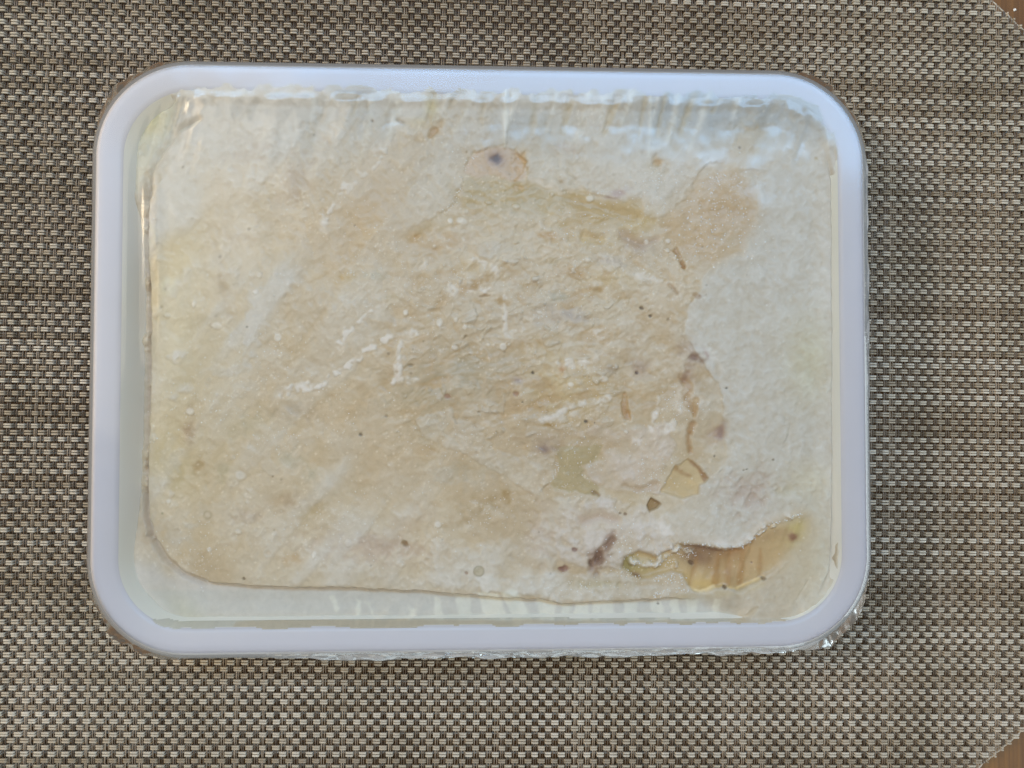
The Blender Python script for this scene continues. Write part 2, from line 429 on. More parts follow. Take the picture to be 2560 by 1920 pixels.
# -- base flesh
RGB[:] = (193, 180, 154)
tint(sstep(-.4, .8, N_D), (198, 186, 158), .5)
tint(sstep(-.2, .9, -N_D), (189, 174, 148), .4)
tint(sstep(-.2, .8, N_C), (199, 185, 160), .4)
tint(sstep(0, .9, -N_C), (186, 169, 140), .35)
tint(sstep(.2, .6, N_E), (204, 196, 178), .4)
tint(blob(440, 780, 90, 330), (197, 187, 150), .8)           # yellowish left side
tint(blob(430, 1150, 100, 110), (200, 189, 150), .6)
tint(blob(560, 900, 90, 200), (196, 184, 150), .5)
tint(blob(900, 560, 150, 220, 35), (199, 179, 146), .5)
tint(blob(800, 800, 170, 110), (193, 176, 144), .5)
tint(blob(1000, 1100, 330, 160), (194, 178, 148), .65)
tint(blob(660, 1300, 200, 80), (196, 183, 156), .5)
for (x, y, rx, ry, a, c, k) in [(470, 1075, 16, 45, 10, (164, 138, 104), .6), (500, 1160, 14, 22, 20, (170, 142, 88), .6), (445, 1180, 22, 40, 0, (186, 170, 120), .5),
        (640, 380, 70, 26, -20, (186, 163, 136), .7), (740, 440, 40, 60, 20, (188, 166, 140), .6), (815, 345, 26, 18, 0, (186, 158, 120), .6),
        (560, 720, 14, 80, -12, (180, 160, 126), .6), (600, 590, 40, 14, 0, (184, 164, 136), .5), (730, 1030, 60, 25, 10, (178, 164, 140), .5),
        (930, 1350, 70, 16, 5, (168, 142, 118), .8), (920, 1370, 120, 30, 3, (186, 160, 142), .5), (740, 1400, 40, 14, 8, (190, 158, 108), .7),
        (1205, 1260, 32, 20, -20, (172, 146, 96), .6), (1265, 1240, 10, 26, -25, (176, 148, 92), .6), (1180, 1290, 60, 12, -20, (178, 156, 116), .5),
        (720, 1255, 40, 18, 0, (178, 154, 120), .6), (770, 1280, 40, 12, -30, (182, 160, 112), .5), (620, 1290, 40, 14, 0, (178, 160, 138), .5),
        (900, 820, 30, 14, -60, (178, 160, 128), .5), (1420, 370, 26, 12, 5, (198, 168, 142), .6), (1010, 1310, 30, 70, 60, (196, 178, 152), .5),
        (1330, 860, 60, 22, -10, (190, 164, 118), .6), (1480, 960, 50, 30, 20, (192, 166, 112), .6), (1400, 960, 70, 90, -30, (206, 186, 138), .6),
        (1590, 560, 70, 26, -30, (202, 180, 120), .7), (1530, 690, 60, 30, 0, (204, 182, 132), .5), (1440, 680, 40, 14, 10, (190, 158, 108), .6), (1480, 722, 26, 8, 0, (176, 140, 80), .7),
        (1375, 590, 30, 10, 10, (188, 146, 88), .7), (1265, 672, 22, 18, 0, (198, 170, 122), .6), (1190, 665, 40, 24, 0, (198, 172, 116), .6), (1165, 720, 26, 14, -20, (178, 140, 84), .7),
        (1205, 700, 28, 10, -35, (176, 138, 78), .7), (1250, 750, 12, 14, 0, (180, 146, 88), .6), (985, 745, 26, 10, -20, (182, 160, 108), .6), (1110, 750, 18, 20, 0, (184, 156, 112), .5),
        (1040, 590, 22, 14, -20, (196, 160, 100), .7), (1090, 560, 70, 24, -20, (194, 176, 138), .7), (1120, 605, 50, 20, -10, (198, 172, 134), .5), (865, 695, 24, 14, -20, (194, 166, 104), .7),
        (1430, 1125, 26, 8, 3, (182, 132, 52), .9), (1440, 1140, 50, 16, 0, (186, 160, 96), .5), (1375, 1062, 26, 6, 5, (180, 146, 80), .6), (1405, 925, 10, 12, 30, (186, 132, 70), .8),
        (1600, 980, 60, 60, 0, (196, 172, 128), .4), (1740, 940, 40, 60, 30, (190, 164, 120), .6), (1660, 800, 50, 130, 0, (202, 182, 146), .6), (1720, 690, 40, 60, 0, (200, 176, 132), .6),
        (1480, 560, 110, 50, 0, (196, 176, 132), .7), (1250, 480, 110, 40, 0, (188, 174, 136), .9), (1340, 500, 50, 30, 0, (182, 174, 140), .6), (1060, 980, 90, 50, 0, (180, 168, 138), .5),
        (1790, 520, 90, 60, 0, (196, 174, 138), .7), (1180, 930, 90, 50, 0, (182, 170, 142), .6)]:
    tint(blob(x, y, rx, ry, a, 0, .35), np.array(c)*.97, min(1, k*1.25))
# greenish / violet stains
for (x, y, rx, ry, a, c, k) in [(1385, 742, 28, 12, 0, (158, 158, 138), .8), (1385, 652, 16, 8, 0, (164, 166, 146), .7), (935, 688, 22, 14, 0, (166, 168, 148), .7),
        (1413, 788, 48, 20, 10, (164, 154, 152), .75), (1370, 800, 80, 24, 5, (182, 172, 158), .6), (1525, 655, 40, 14, 15, (176, 168, 164), .7), (1592, 612, 34, 20, 0, (172, 154, 140), .8),
        (1293, 950, 16, 9, 5, (146, 126, 124), .85), (1598, 918, 22, 24, 10, (164, 144, 134), .7), (1520, 925, 24, 16, 0, (164, 152, 138), .6), (1730, 880, 34, 20, 30, (150, 122, 104), .75),
        (1725, 930, 14, 30, 0, (160, 132, 112), .6), (1150, 920, 50, 22, 0, (172, 164, 142), .6), (1440, 935, 20, 10, 0, (170, 154, 136), .4), (1060, 1080, 60, 30, -20, (182, 172, 146), .5),
        (720, 1150, 26, 18, 0, (172, 168, 144), .7), (780, 1185, 18, 18, 0, (168, 164, 138), .7), (560, 1180, 16, 26, 0, (176, 170, 140), .6), (620, 1060, 60, 30, 0, (180, 176, 152), .5),
        (1360, 1090, 50, 20, 0, (184, 170, 156), .4), (1820, 600, 18, 20, 0, (160, 156, 128), .7), (1795, 455, 20, 20, 0, (178, 160, 126), .6), (1180, 1180, 90, 30, -10, (178, 170, 148), .6)]:
    tint(blob(x, y, rx, ry, a, 0, .3), c, k*.85)

# -- frost
fr = .20+.20*sstep(-.5, 1, N_C)+.07*N_B+.12*sstep(-.1, 1, N_E)
fr = fr*(1-.5*blob(1050, 1100, 420, 200))
soft = lambda m, k: np.maximum(fr, m*k)
# top sheet
Tsheet = poly([(290, 200), (2120, 200), (2120, 420), (1900, 430), (1835, 426), (1772, 405), (1744, 440), (1728, 490), (1660, 540), (1623, 556), (1607, 530), (1626, 496), (1595, 496), (1557, 508),
               (1519, 492), (1483, 489), (1451, 473), (1401, 484), (1363, 464), (1344, 464), (1318, 451), (1315, 416), (1290, 380), (1261, 366), (1220, 371), (1182, 385), (1162, 416),
               (1154, 458), (1138, 511), (1106, 534), (1072, 553), (1010, 580), (960, 610), (880, 640), (800, 640), (700, 500), (560, 420), (470, 420), (380, 520), (290, 560)], 5, 3, 3)
band = poly([(1010, 325), (1100, 300), (1070, 350), (1000, 440), (930, 560), (860, 660), (760, 690), (720, 620), (800, 570), (900, 440)], 28, 14, 3)
band2 = poly([(1960, 225), (1915, 235), (1850, 340), (1790, 420), (1850, 440), (1900, 360), (1945, 290), (1990, 235)], 14, 5)
Tsoft = sstep(760, 330, V+120*N_C+40*N_B)
Tsheet = Tsheet*sstep(960, 1120, U)+(1-sstep(960, 1120, U))*Tsoft
topfade = sstep(620, 300, V)
ts = Tsheet*(.42+.34*topfade+.12*N_C+.07*N_B)*(1-.85*band)*(1-.75*band2)
fr = np.maximum(fr, ts)
fr = np.maximum(fr, poly([(470, 250), (700, 240), (1100, 240), (2000, 240), (2050, 300), (1990, 330), (1500, 330), (1000, 300), (700, 330), (560, 300), (430, 350), (390, 400)], 20, 8)*.85)
# right sheet
RPTS = [(1900, 400), (2110, 400), (2110, 1600), (1880, 1600), (1850, 1525), (1760, 1500), (1690, 1490), (1715, 1440), (1700, 1380), (1640, 1300), (1702, 1250), (1740, 1230), (1744, 1210),
               (1785, 1188), (1810, 1160), (1820, 1144), (1816, 1119), (1804, 1068), (1805, 1034), (1804, 996), (1797, 970), (1769, 929), (1737, 875), (1715, 850), (1709, 828), (1716, 790), (1718, 768), (1744, 739),
               (1760, 690), (1800, 640), (1870, 580), (1893, 520), (1885, 450)]
Rsheet = poly(RPTS, 4, 3, 2)
_rw = sstep(690, 760, V)*sstep(1060, 1000, V); Rsheet = Rsheet*_rw+(1-_rw)*np.clip(Rsheet*.35+.65*poly(RPTS, 26, 8, 3), 0, 1)
Rsoft = 1-sstep(.2, 1, poly([(1690, 1490), (1850, 1470), (1960, 1400), (2010, 1300), (2050, 1320), (2040, 1460), (1960, 1560), (1850, 1540)], 30, 10))*.8
fr = np.maximum(fr, Rsheet*(.76+.06*N_C+.04*N_B)*(.55+.45*Rsoft))
Rlow = poly([(1640, 1300), (1702, 1250), (1760, 1215), (1830, 1150), (1960, 1180), (1990, 1290), (1900, 1330), (1840, 1372), (1780, 1372), (1690, 1350), (1600, 1350), (1560, 1330)], 12, 5)
# lower lobes of frost around the amber flesh
L1 = poly([(1400, 1280), (1500, 1240), (1620, 1260), (1640, 1300), (1700, 1350), (1690, 1390), (1560, 1420), (1480, 1430), (1400, 1400), (1370, 1340)], 12, 6)
L2 = poly([(1360, 1430), (1460, 1430), (1560, 1430), (1600, 1460), (1690, 1450), (1725, 1470), (1690, 1490), (1560, 1502), (1400, 1506), (1350, 1490), (1200, 1480), (1190, 1440)], 10, 5)
L3 = poly([(1370, 1090), (1500, 1060), (1560, 1080), (1660, 1060), (1690, 1110), (1650, 1200), (1660, 1230), (1560, 1240), (1500, 1215), (1465, 1190), (1460, 1160), (1500, 1150), (1500, 1100)], 8, 5)
_band = stroke(zc(*I_, [(480, 600), (640, 700), (790, 715), (950, 740), (1080, 735), (1180, 700), (1240, 630), (1320, 570), (1440, 530), (1560, 490)]), 14, 10, 16, 4, 3)
fr = np.maximum(fr, L1*(.56+.28*N_B+.1*N_A)); fr = np.maximum(fr, L2*(.66+.22*N_B)); fr = np.maximum(fr, L3*(.48+.2*N_B)); fr = np.maximum(fr, _band*(.80+.2*N_A)); fr = np.maximum(fr, Rlow*(.50+.2*N_B))
fr = np.maximum(fr, poly([(1090, 1350), (1180, 1360), (1330, 1330), (1380, 1250), (1450, 1240), (1440, 1330), (1380, 1430), (1300, 1480), (1120, 1480), (1060, 1450)], 24, 12)*(.55+.2*N_B))
fr = np.maximum(fr, poly([(1135, 1020), (1132, 1043), (1186, 1053), (1204, 1081), (1236, 1110), (1220, 1122), (1300, 1140), (1390, 1130), (1394, 1176), (1388, 1190), (1360, 1220), (1340, 1240), (1240, 1180), (1150, 1130), (1060, 1100), (1040, 1050), (1100, 1030)], 5, 4)*(.42+.1*N_B))
fr = np.maximum(fr, blob(1190, 1400, 60, 42)*.75)
fr = np.maximum(fr, blob(540, 330, 150, 50, -15)*.7); fr = np.maximum(fr, blob(640, 440, 60, 50)*.62); fr = np.maximum(fr, blob(420, 460, 60, 80, 30)*.45)
for (x, y, rx, ry, a, k) in [(630, 830, 26, 110, 14, .62), (640, 740, 24, 40, 0, .6), (560, 930, 80, 26, -6, .4), (430, 1140, 40, 60, 0, .4), (440, 1310, 70, 70, 0, .45), (560, 1270, 140, 36, -12, .35),
        (420, 720, 30, 30, 0, .5), (440, 890, 20, 18, 0, .8), (430, 990, 24, 18, 0, .5), (460, 975, 30, 14, 0, .5), (600, 970, 90, 30, -10, .35), (670, 1380, 40, 60, 30, .4), (970, 1340, 34, 36, 0, .4),
        (700, 1110, 50, 34, 0, .38), (900, 1350, 130, 60, 0, .25), (880, 720, 120, 40, -30, .3), (1220, 630, 40, 36, 0, .62), (1270, 640, 60, 22, 0, .5), (1150, 1200, 120, 30, 5, .3), (1600, 690, 60, 20, 20, .6),
        (1700, 1010, 30, 40, 0, .45), (1600, 1080, 60, 20, 10, .5), (1850, 590, 40, 60, 0, .4), (1570, 1310, 50, 26, -30, .7)]:
    fr = np.maximum(fr, blob(x, y, rx, ry, a, 0, .35)*min(1, k*1.3))
for pts, w, c in [([(1700, 945), (1722, 960), (1715, 1000), (1735, 1030)], 9, (170, 138, 98)), ([(1560, 985), (1556, 1012), (1566, 1042)], 6, (172, 134, 84)), ([(1730, 1060), (1722, 1100), (1726, 1130)], 7, (166, 130, 84)), ([(1640, 1210), (1600, 1225), (1560, 1215)], 8, (178, 158, 132)),
                  ([(1480, 1420), (1500, 1385), (1530, 1350)], 9, (150, 122, 98)), ([(1460, 1300), (1500, 1290), (1540, 1300)], 14, (184, 166, 152)), ([(1690, 620), (1705, 650), (1708, 668)], 4, (160, 126, 80)), ([(1420, 500), (1500, 520), (1590, 545)], 14, (184, 164, 118)),
                  ([(1560, 590), (1600, 612), (1640, 600)], 12, (176, 158, 142)), ([(1460, 590), (1500, 600)], 10, (196, 176, 126))]:
    _m = stroke(pts, w, w*.6, w*.8, 4, 3); tint(_m, c, .7); fr = fr*(1-.6*_m); HT -= _m*.0004
# white veins
VE = np.zeros_like(U)
for pts, w0, w1, k in [
        ([(850, 853), (905, 800), (930, 778)], 8, 5, .75), ([(897, 882), (942, 869), (964, 847), (990, 815)], 10, 5, .9), ([(964, 845), (986, 834), (1045, 828)], 6, 9, .8),
        ([(951, 869), (983, 891), (999, 885), (1002, 858)], 5, 4, .8), ([(999, 885), (999, 910), (992, 935), (980, 955)], 6, 12, .85), ([(975, 953), (1018, 950), (1040, 946)], 9, 2, .8),
        ([(706, 978), (760, 968), (801, 964), (850, 930), (896, 900), (905, 890)], 9, 9, .75), ([(827, 890), (870, 840), (896, 806), (985, 745)], 9, 5, .5), ([(860, 920), (885, 900), (890, 890)], 9, 7, .9),
        ([(1258, 722), (1262, 780), (1266, 835)], 8, 10, .8), ([(1170, 648), (1204, 654), (1236, 676), (1258, 705)], 3, 6, .7), ([(1122, 621), (1145, 612), (1160, 600)], 7, 10, .7),
        ([(1154, 729), (1180, 727), (1226, 727)], 2, 5, .95), ([(1128, 720), (1140, 735), (1118, 752)], 10, 6, .75), ([(1098, 800), (1100, 822)], 6, 6, .85), ([(1160, 883), (1200, 881)], 4, 5, .85),
        ([(1262, 835), (1270, 830), (1300, 822)], 9, 7, .65), ([(1454, 826), (1480, 830), (1510, 828)], 9, 3, .75), ([(1495, 850), (1520, 855), (1500, 880), (1492, 900)], 10, 4, .65),
        ([(1391, 907), (1430, 905), (1461, 915)], 6, 12, .75), ([(1341, 1056), (1382, 1040), (1440, 1015), (1500, 1003), (1527, 993)], 7, 13, .8), ([(1360, 1055), (1420, 1040), (1460, 1020)], 9, 8, .6),
        ([(1600, 690), (1640, 700), (1672, 708)], 10, 4, .75), ([(1650, 985), (1640, 1020), (1620, 1090), (1600, 1110)], 5, 7, .85), ([(1662, 1075), (1690, 1060), (1700, 1030)], 8, 4, .8),
        ([(1575, 1100), (1600, 1108), (1615, 1100)], 8, 6, .7), ([(1662, 900), (1664, 935)], 3, 7, .55), ([(1700, 985), (1705, 1030)], 16, 14, .45), ([(1700, 940), (1760, 960)], 5, 3, .6),
        ([(1655, 965), (1720, 992), (1765, 1003)], 2, 6, .6), ([(960, 370), (900, 440), (850, 500), (812, 560)], 18, 9, .55), ([(865, 465), (830, 520), (812, 560)], 8, 5, .75),
        ([(1715, 628), (1720, 655)], 8, 6, .7), ([(1500, 640), (1550, 650)], 10, 14, .55), ([(1362, 634), (1420, 632)], 6, 4, .5), ([(1450, 705), (1510, 710)], 5, 6, .5), ([(1320, 865), (1340, 850)], 6, 4, .4),
        ([(1330, 785), (1370, 780)], 5, 3, .6), ([(1190, 600), (1175, 630), (1190, 650)], 12, 8, .5), ([(1066, 655), (1060, 668)], 3, 3, .6), ([(1170, 1032), (1195, 1030)], 4, 3, .4),
        ([(1204, 452), (1235, 452)], 4, 3, .7), ([(1270, 470), (1285, 468)], 8, 6, .55), ([(1215, 525), (1180, 540), (1165, 528)], 7, 7, .5), ([(1255, 520), (1268, 510)], 7, 6, .55),
        ([(1330, 455), (1362, 466), (1400, 486), (1450, 478)], 2, 5, .6), ([(1420, 500), (1430, 540), (1390, 560)], 3, 3, .5), ([(1100, 575), (1080, 583)], 4, 6, .5),
        ([(1770, 870), (1790, 900), (1800, 930)], 6, 4, .3), ([(575, 615), (600, 640)], 8, 6, .5), ([(830, 385), (780, 420)], 9, 5, .3)]:
    VE = np.maximum(VE, stroke(pts, w0*.95, w1*.95, 7, 6, 4)*k)
VE = VE*(.62+.38*sstep(-.6, .3, N_A+.5*N_F))
fr = np.maximum(fr, VE)
# frost streaks that also paint in the film folds' light and dark reflections, running down from the upper rim
ST_ = np.zeros_like(U); SD = np.zeros_like(U)
for (x0, y0, x1, y1, w, k) in [(1262, 235, 1262, 370, 12, .95), (1285, 235, 1275, 300, 8, .6), (1390, 235, 1365, 330, 13, .6), (1470, 235, 1440, 350, 10, .7), (1505, 235, 1500, 300, 8, .5), (1578, 235, 1550, 320, 12, .75), (1622, 240, 1622, 390, 9, .8),
        (1640, 240, 1630, 300, 10, .6), (1690, 240, 1670, 360, 14, .7), (1770, 240, 1720, 380, 12, .55), (1840, 240, 1830, 300, 20, .6), (1180, 250, 1110, 370, 16, .45), (1120, 250, 1100, 330, 14, .4), (1000, 250, 960, 380, 16, .55),
        (930, 250, 900, 420, 16, .5), (985, 240, 960, 290, 8, .5), (790, 250, 770, 340, 12, .4), (1060, 250, 1050, 330, 8, .4)]:
    ST_ = np.maximum(ST_, stroke([(x0, y0), ((x0+x1)/2+3, (y0+y1)/2), (x1, y1)], w*.55, w*.25, 7, 3, 1)*k)
for (x0, y0, x1, y1, w, k) in [(1340, 240, 1330, 330, 16, .5), (1430, 240, 1405, 330, 14, .55), (1545, 240, 1510, 330, 14, .7), (1610, 250, 1595, 340, 9, .6), (1660, 245, 1640, 340, 8, .7), (1730, 245, 1700, 330, 12, .6),
        (1215, 240, 1200, 300, 12, .5), (1085, 240, 1070, 300, 10, .6), (1150, 235, 1130, 260, 16, .6), (900, 240, 880, 290, 12, .5), (1800, 245, 1780, 280, 10, .5)]:
    SD = np.maximum(SD, stroke([(x0, y0), (x1, y1)], w*.6, w*.3, 8, 3, 1)*k)
fr = np.clip(fr*(1-.75*SD), 0, 1); fr = np.maximum(fr, ST_*.95)
fr = np.clip(fr+.10*N_A*fr+.05*N_F*sstep(.1, .5, fr)+.22*sstep(.85, 1.25, N_F)*sstep(.1, .4, fr)*sstep(-.2, .6, N_B), 0, 1)

ledge0 = sstep(1455, 1480, V)
_v1 = U*.62-V*.78; _v2 = U*.78+V*.62
N_V = fbm(_v2, _v1/5.5, 70, 81, 3); N_V2 = fbm(_v2+30*N_C, _v1/4, 150, 83, 2)
_vm = np.clip(sstep(1500, 900, U)+.45*sstep(700, 400, V), 0, 1)*(1-ledge0)
fr = np.clip(fr+_vm*(.26*sstep(.05, .9, N_V)+.26*sstep(-.1, .8, N_V2)+.12*sstep(0, 1, N_V*N_V2*2)-.06), 0, 1)
_a = math.radians(-14)
_p = U*math.cos(_a)+V*math.sin(_a); _q = -U*math.sin(_a)+V*math.cos(_a)
_cm = np.clip(blob(1330, 860, 430, 330)*1.4, 0, 1)
N_S = fbm(_p/3.2, _q, 16, 71, 3); N_S2 = fbm(_p/2.4, _q, 30, 73, 3); N_W = fbm(U+20*N_B, V+20*N_C, 34, 75, 3)
_fl = sstep(.55, .95, N_S)*.42+sstep(.55, .9, N_S2)*.38+sstep(.62, .85, N_W)*.40
fr = np.clip(np.maximum(fr, _fl*_cm*(.9+.3*N_C)), 0, 1)
tint(sstep(.5, 1.0, -N_S2)*_cm, (186, 160, 116), .55); tint(sstep(.6, 1.0, -N_W)*_cm, (184, 160, 122), .5)
HT += _cm*(.00014*N_S2+.00007*N_S+.00014*sstep(.62, .85, N_W))
_lm = blob(650, 1150, 420, 330)+blob(600, 600, 350, 260)
fr = np.clip(np.maximum(fr, sstep(.5, 1.1, fbm(U, V, 60, 77, 3))*.45*np.clip(_lm, 0, 1)), 0, 1)
_sp = poly([(1750, 445), (1800, 420), (1850, 430), (1885, 480), (1890, 560), (1850, 640), (1790, 660), (1720, 640), (1660, 600), (1650, 560), (1700, 520)], 16, 6, 3)
fr = fr*(1-.75*_sp); tint(_sp, (192, 172, 138), .6)
_clu = np.clip(sstep(-.1, .8, fbm(U, V, 90, 95, 2)), 0, 1)
_spk = np.zeros_like(U)
for _i in range(5200):                                  # tiny grains of rime, thicker in some places
    a_, b_ = RNG.integers(4, ny-5), RNG.integers(4, nx-5)
    if RNG.random() > .12+.88*_clu[a_, b_]*(1-.6*Rsheet[a_, b_]): continue
    k_ = RNG.uniform(.25, .8)
    _spk[a_, b_] = max(_spk[a_, b_], k_)
    for da, db in ((0, 1), (1, 0), (0, -1), (-1, 0)):
        _spk[a_+da, b_+db] = max(_spk[a_+da, b_+db], k_*RNG.uniform(.1, .7))
_spk *= (1-ledge0)
# -- clear windows with hard edges (film wetted out on the flesh)
olive = poly(zc(*H_, [(1690, -40), (2080, -40), (2040, 80), (1920, 130), (1940, 220), (2050, 300), (2030, 360), (1830, 325), (1730, 318), (1660, 280), (1720, 160)]), 3, 4, 3)
amb1 = poly([(1655, 1226), (1674, 1188), (1687, 1163), (1722, 1144), (1741, 1160), (1769, 1195), (1744, 1210), (1741, 1233), (1703, 1242)], 4, 3, 2.5)
amb2 = poly([(1627, 1244), (1652, 1260), (1640, 1270), (1623, 1280), (1617, 1264)], 2.5, 0, 1)
win_a = poly([(1154, 500), (1170, 440), (1200, 440), (1280, 455), (1340, 470), (1401, 490), (1416, 480), (1420, 520), (1360, 540), (1330, 520), (1240, 520), (1160, 520)], 9, 7, 4)
win_b = poly([(1420, 485), (1470, 480), (1510, 500), (1560, 512), (1600, 500), (1600, 540), (1570, 560), (1500, 560), (1430, 545)], 9, 7, 4)
for m, k in [(olive, .85), (amb1, .95), (amb2, 1), (win_a, .75), (win_b, .7)]: fr = fr*(1-k*m)
tint(olive, (182, 170, 136)); tint(amb1, (196, 180, 142), .75); tint(win_a, (188, 174, 138), .7); tint(win_b, (186, 166, 118), .7)
tint(stroke([(1722, 1146), (1745, 1166), (1768, 1194)], 5, 6, 4, 3, 3)*amb1, (158, 126, 88), .85); tint(stroke([(1690, 1168), (1705, 1182), (1728, 1190)], 7, 4, 6, 4, 3)*amb1, (172, 142, 100), .7); tint(blob(1725, 1205, 14, 9, 20), (210, 192, 150), .6)
tint(amb2, (152, 126, 78), .85); HT -= amb2*.0012+amb1*.0005
# amber flesh
AMB = zc(*I_, [(560, 790), (620, 735), (790, 745), (950, 778), (1080, 772), (1180, 742), (1240, 672), (1320, 603), (1440, 563), (1600, 512), (1650, 560), (1600, 700), (1500, 830), (1400, 930), (1290, 1010),
               (1180, 1060), (1130, 1095), (1080, 1110), (1030, 1095), (980, 1080), (900, 1088), (850, 1110), (790, 1128), (740, 1112), (690, 1065), (650, 980), (560, 960), (440, 1000), (330, 1030), (250, 980), (180, 930), (190, 850), (300, 800), (450, 840)])
amber = poly(AMB, 3.5, 1.5, 1.5); _as = sstep(1850, 1960, U); amber = amber*(1-_as)+poly(AMB, 30, 3, 2)*_as
fr = fr*(1-amber)
tint(amber, (190, 174, 138)); tint(amber*blob(1850, 1415, 130, 46, -22), (180, 155, 118), .85); tint(amber*sstep(0, .8, N_C), (206, 186, 142), .4)
tint(amber*blob(1770, 1370, 70, 18, 8), (136, 106, 76), .9); tint(amber*blob(1750, 1395, 50, 22, 10), (140, 110, 80), .8); tint(amber*blob(1850, 1370, 60, 22, -30), (176, 136, 84), .6)  # dark browns paint in the shadow at the strip's upper left
tint(amber*blob(1925, 1340, 40, 16, -30), (176, 152, 112), .7); tint(amber*blob(1990, 1330, 34, 40, 0), (196, 188, 132), .8); tint(amber*blob(1760, 1460, 60, 20, 10), (206, 184, 126), .8); tint(amber*blob(1590, 1420, 50, 24), (176, 164, 112), .8)
tint(amber*blob(1573, 1405, 18, 22), (140, 132, 74), .8); tint(amber*blob(1590, 1440, 14, 8, 20), (128, 96, 58), .8)
for (x0, x1) in [(1752, 1725), (1800, 1790), (1828, 1822), (1905, 1900), (1860, 1852)]:
    tint(amber*stroke([(x0, 1375), (x1, 1460)], 3, 5, 5, 4), (172, 134, 80), .45)
tint(stroke(zc(*I_, [(700, 1080), (740, 1108), (800, 1122), (850, 1108), (900, 1082)]), 3, 4, 3, 1, .5), (226, 214, 176), .9)
tint(stroke(zc(*I_, [(980, 1080), (1080, 1100), (1150, 1070), (1290, 1000)]), 2.5, 2.5, 2.5, 1, .5), (222, 206, 158), .85)
tint(poly(zc(*I_, [(600, 1150), (720, 1110), (800, 1135), (900, 1092), (980, 1085), (1080, 1115), (1290, 1020), (1290, 1060), (1080, 1150), (860, 1190), (600, 1200)]), 10, 3), (200, 182, 130), .7)
amber = amber*(.55+.45*sstep(1690, 1735, U))
HT -= poly(AMB, 9, 2, 2)*(.0012+.0002*N_B)*sstep(2010, 1880, U)
HT += amber*.0006*blob(1800, 1450, 120, 26, -10)

LMP = np.zeros_like(U)
for pts, w in [([(248, 865), (262, 890), (300, 905)], 6), ([(280, 890), (340, 915), (380, 905), (430, 915), (470, 905)], 6.5), ([(440, 830), (470, 850), (500, 880)], 4), ([(560, 770), (600, 790), (640, 770), (690, 810)], 5), ([(600, 860), (615, 900), (600, 930)], 3),
               ([(700, 800), (760, 795)], 4), ([(520, 850), (560, 830)], 3)]:
    LMP = np.maximum(LMP, stroke(zc(*I_, pts), w, w, 5, 4, 4))
EDG = stroke(zc(*I_, [(640, 735), (790, 742), (950, 772), (1080, 766), (1180, 736), (1240, 664), (1320, 596), (1440, 556), (1560, 515)]), 5, 4, 4, 2, 3)
LMP = np.maximum(LMP, EDG*sstep(-.2, .5, N_A)*.8)
tint(LMP, (222, 217, 206), .85); HT += LMP*(.0010+.0005*N_A); FR = np.maximum(FR, LMP)
# ice ledge along the lower wall
LEDGE = [(280, 1600), (280, 1330), (345, 1330), (385, 1372), (420, 1413), (470, 1447), (516, 1458), (706, 1470), (850, 1470), (1040, 1478), (1128, 1485), (1250, 1496), (1353, 1500), (1400, 1511), (1546, 1505), (1677, 1497), (1763, 1500), (1860, 1520), (1880, 1600)]
ledge = poly(LEDGE, 3, 1.5, 1.5); _ll = sstep(470, 400, U); ledge = ledge*(1-_ll)+poly([(230, 1640), (230, 1400), (330, 1400), (385, 1425), (430, 1440), (480, 1456), (516, 1458), (560, 1640)], 34, 3)*_ll; _le = sstep(1640, 1760, U); ledge = ledge*(1-_le)+poly(LEDGE, 30, 4, 2)*_le*sstep(1900, 1780, U)
fr = fr*(1-ledge)+ledge*(.92+.06*N_B)
# frost colours
fcol = np.zeros_like(RGB); fcol[:] = (210, 204, 192)
def ftint(m, c, k=1.0):
    mm = (m*k)[..., None]; fcol[:] = fcol*(1-mm)+np.array(c, float)*mm
ftint(sstep(430, 280, V)*sstep(-.5, .4, N_D+.2), (188, 191, 190), .95)
ftint(poly([(1880, 380), (2110, 380), (2110, 1540), (1800, 1540), (1720, 900), (1750, 700)], 40, 10), (206, 203, 195), .9)
ftint(blob(2020, 900, 60, 110), (206, 202, 172), .6); ftint(blob(2020, 1200, 60, 50), (214, 208, 184), .6); ftint(blob(2030, 1400, 70, 160), (208, 202, 178), .6)
ftint(L3, (212, 200, 192), .7); ftint(L1, (213, 205, 197), .7); ftint(_band, (224, 219, 212), .8); ftint(L2, (214, 211, 203), .7)
ftint(ledge, (205, 201, 193)); ftint(ledge*sstep(1535, 1560, V), (196, 190, 168), .8); ftint(ledge*blob(450, 1530, 60, 30, 30), (196, 192, 158), .8)
ftint(ST_, (222, 222, 214), .95); ftint(VE, (226, 220, 211), .9)
ftint(SD, (188, 180, 156), .8)
ftint(blob(1080, 270, 16, 30), (212, 204, 168), .9); ftint(blob(1050, 310, 30, 14), (210, 202, 172), .7)
m = np.clip(fr, 0, 1)[..., None]; RGB[:] = RGB*(1-m)+fcol*m
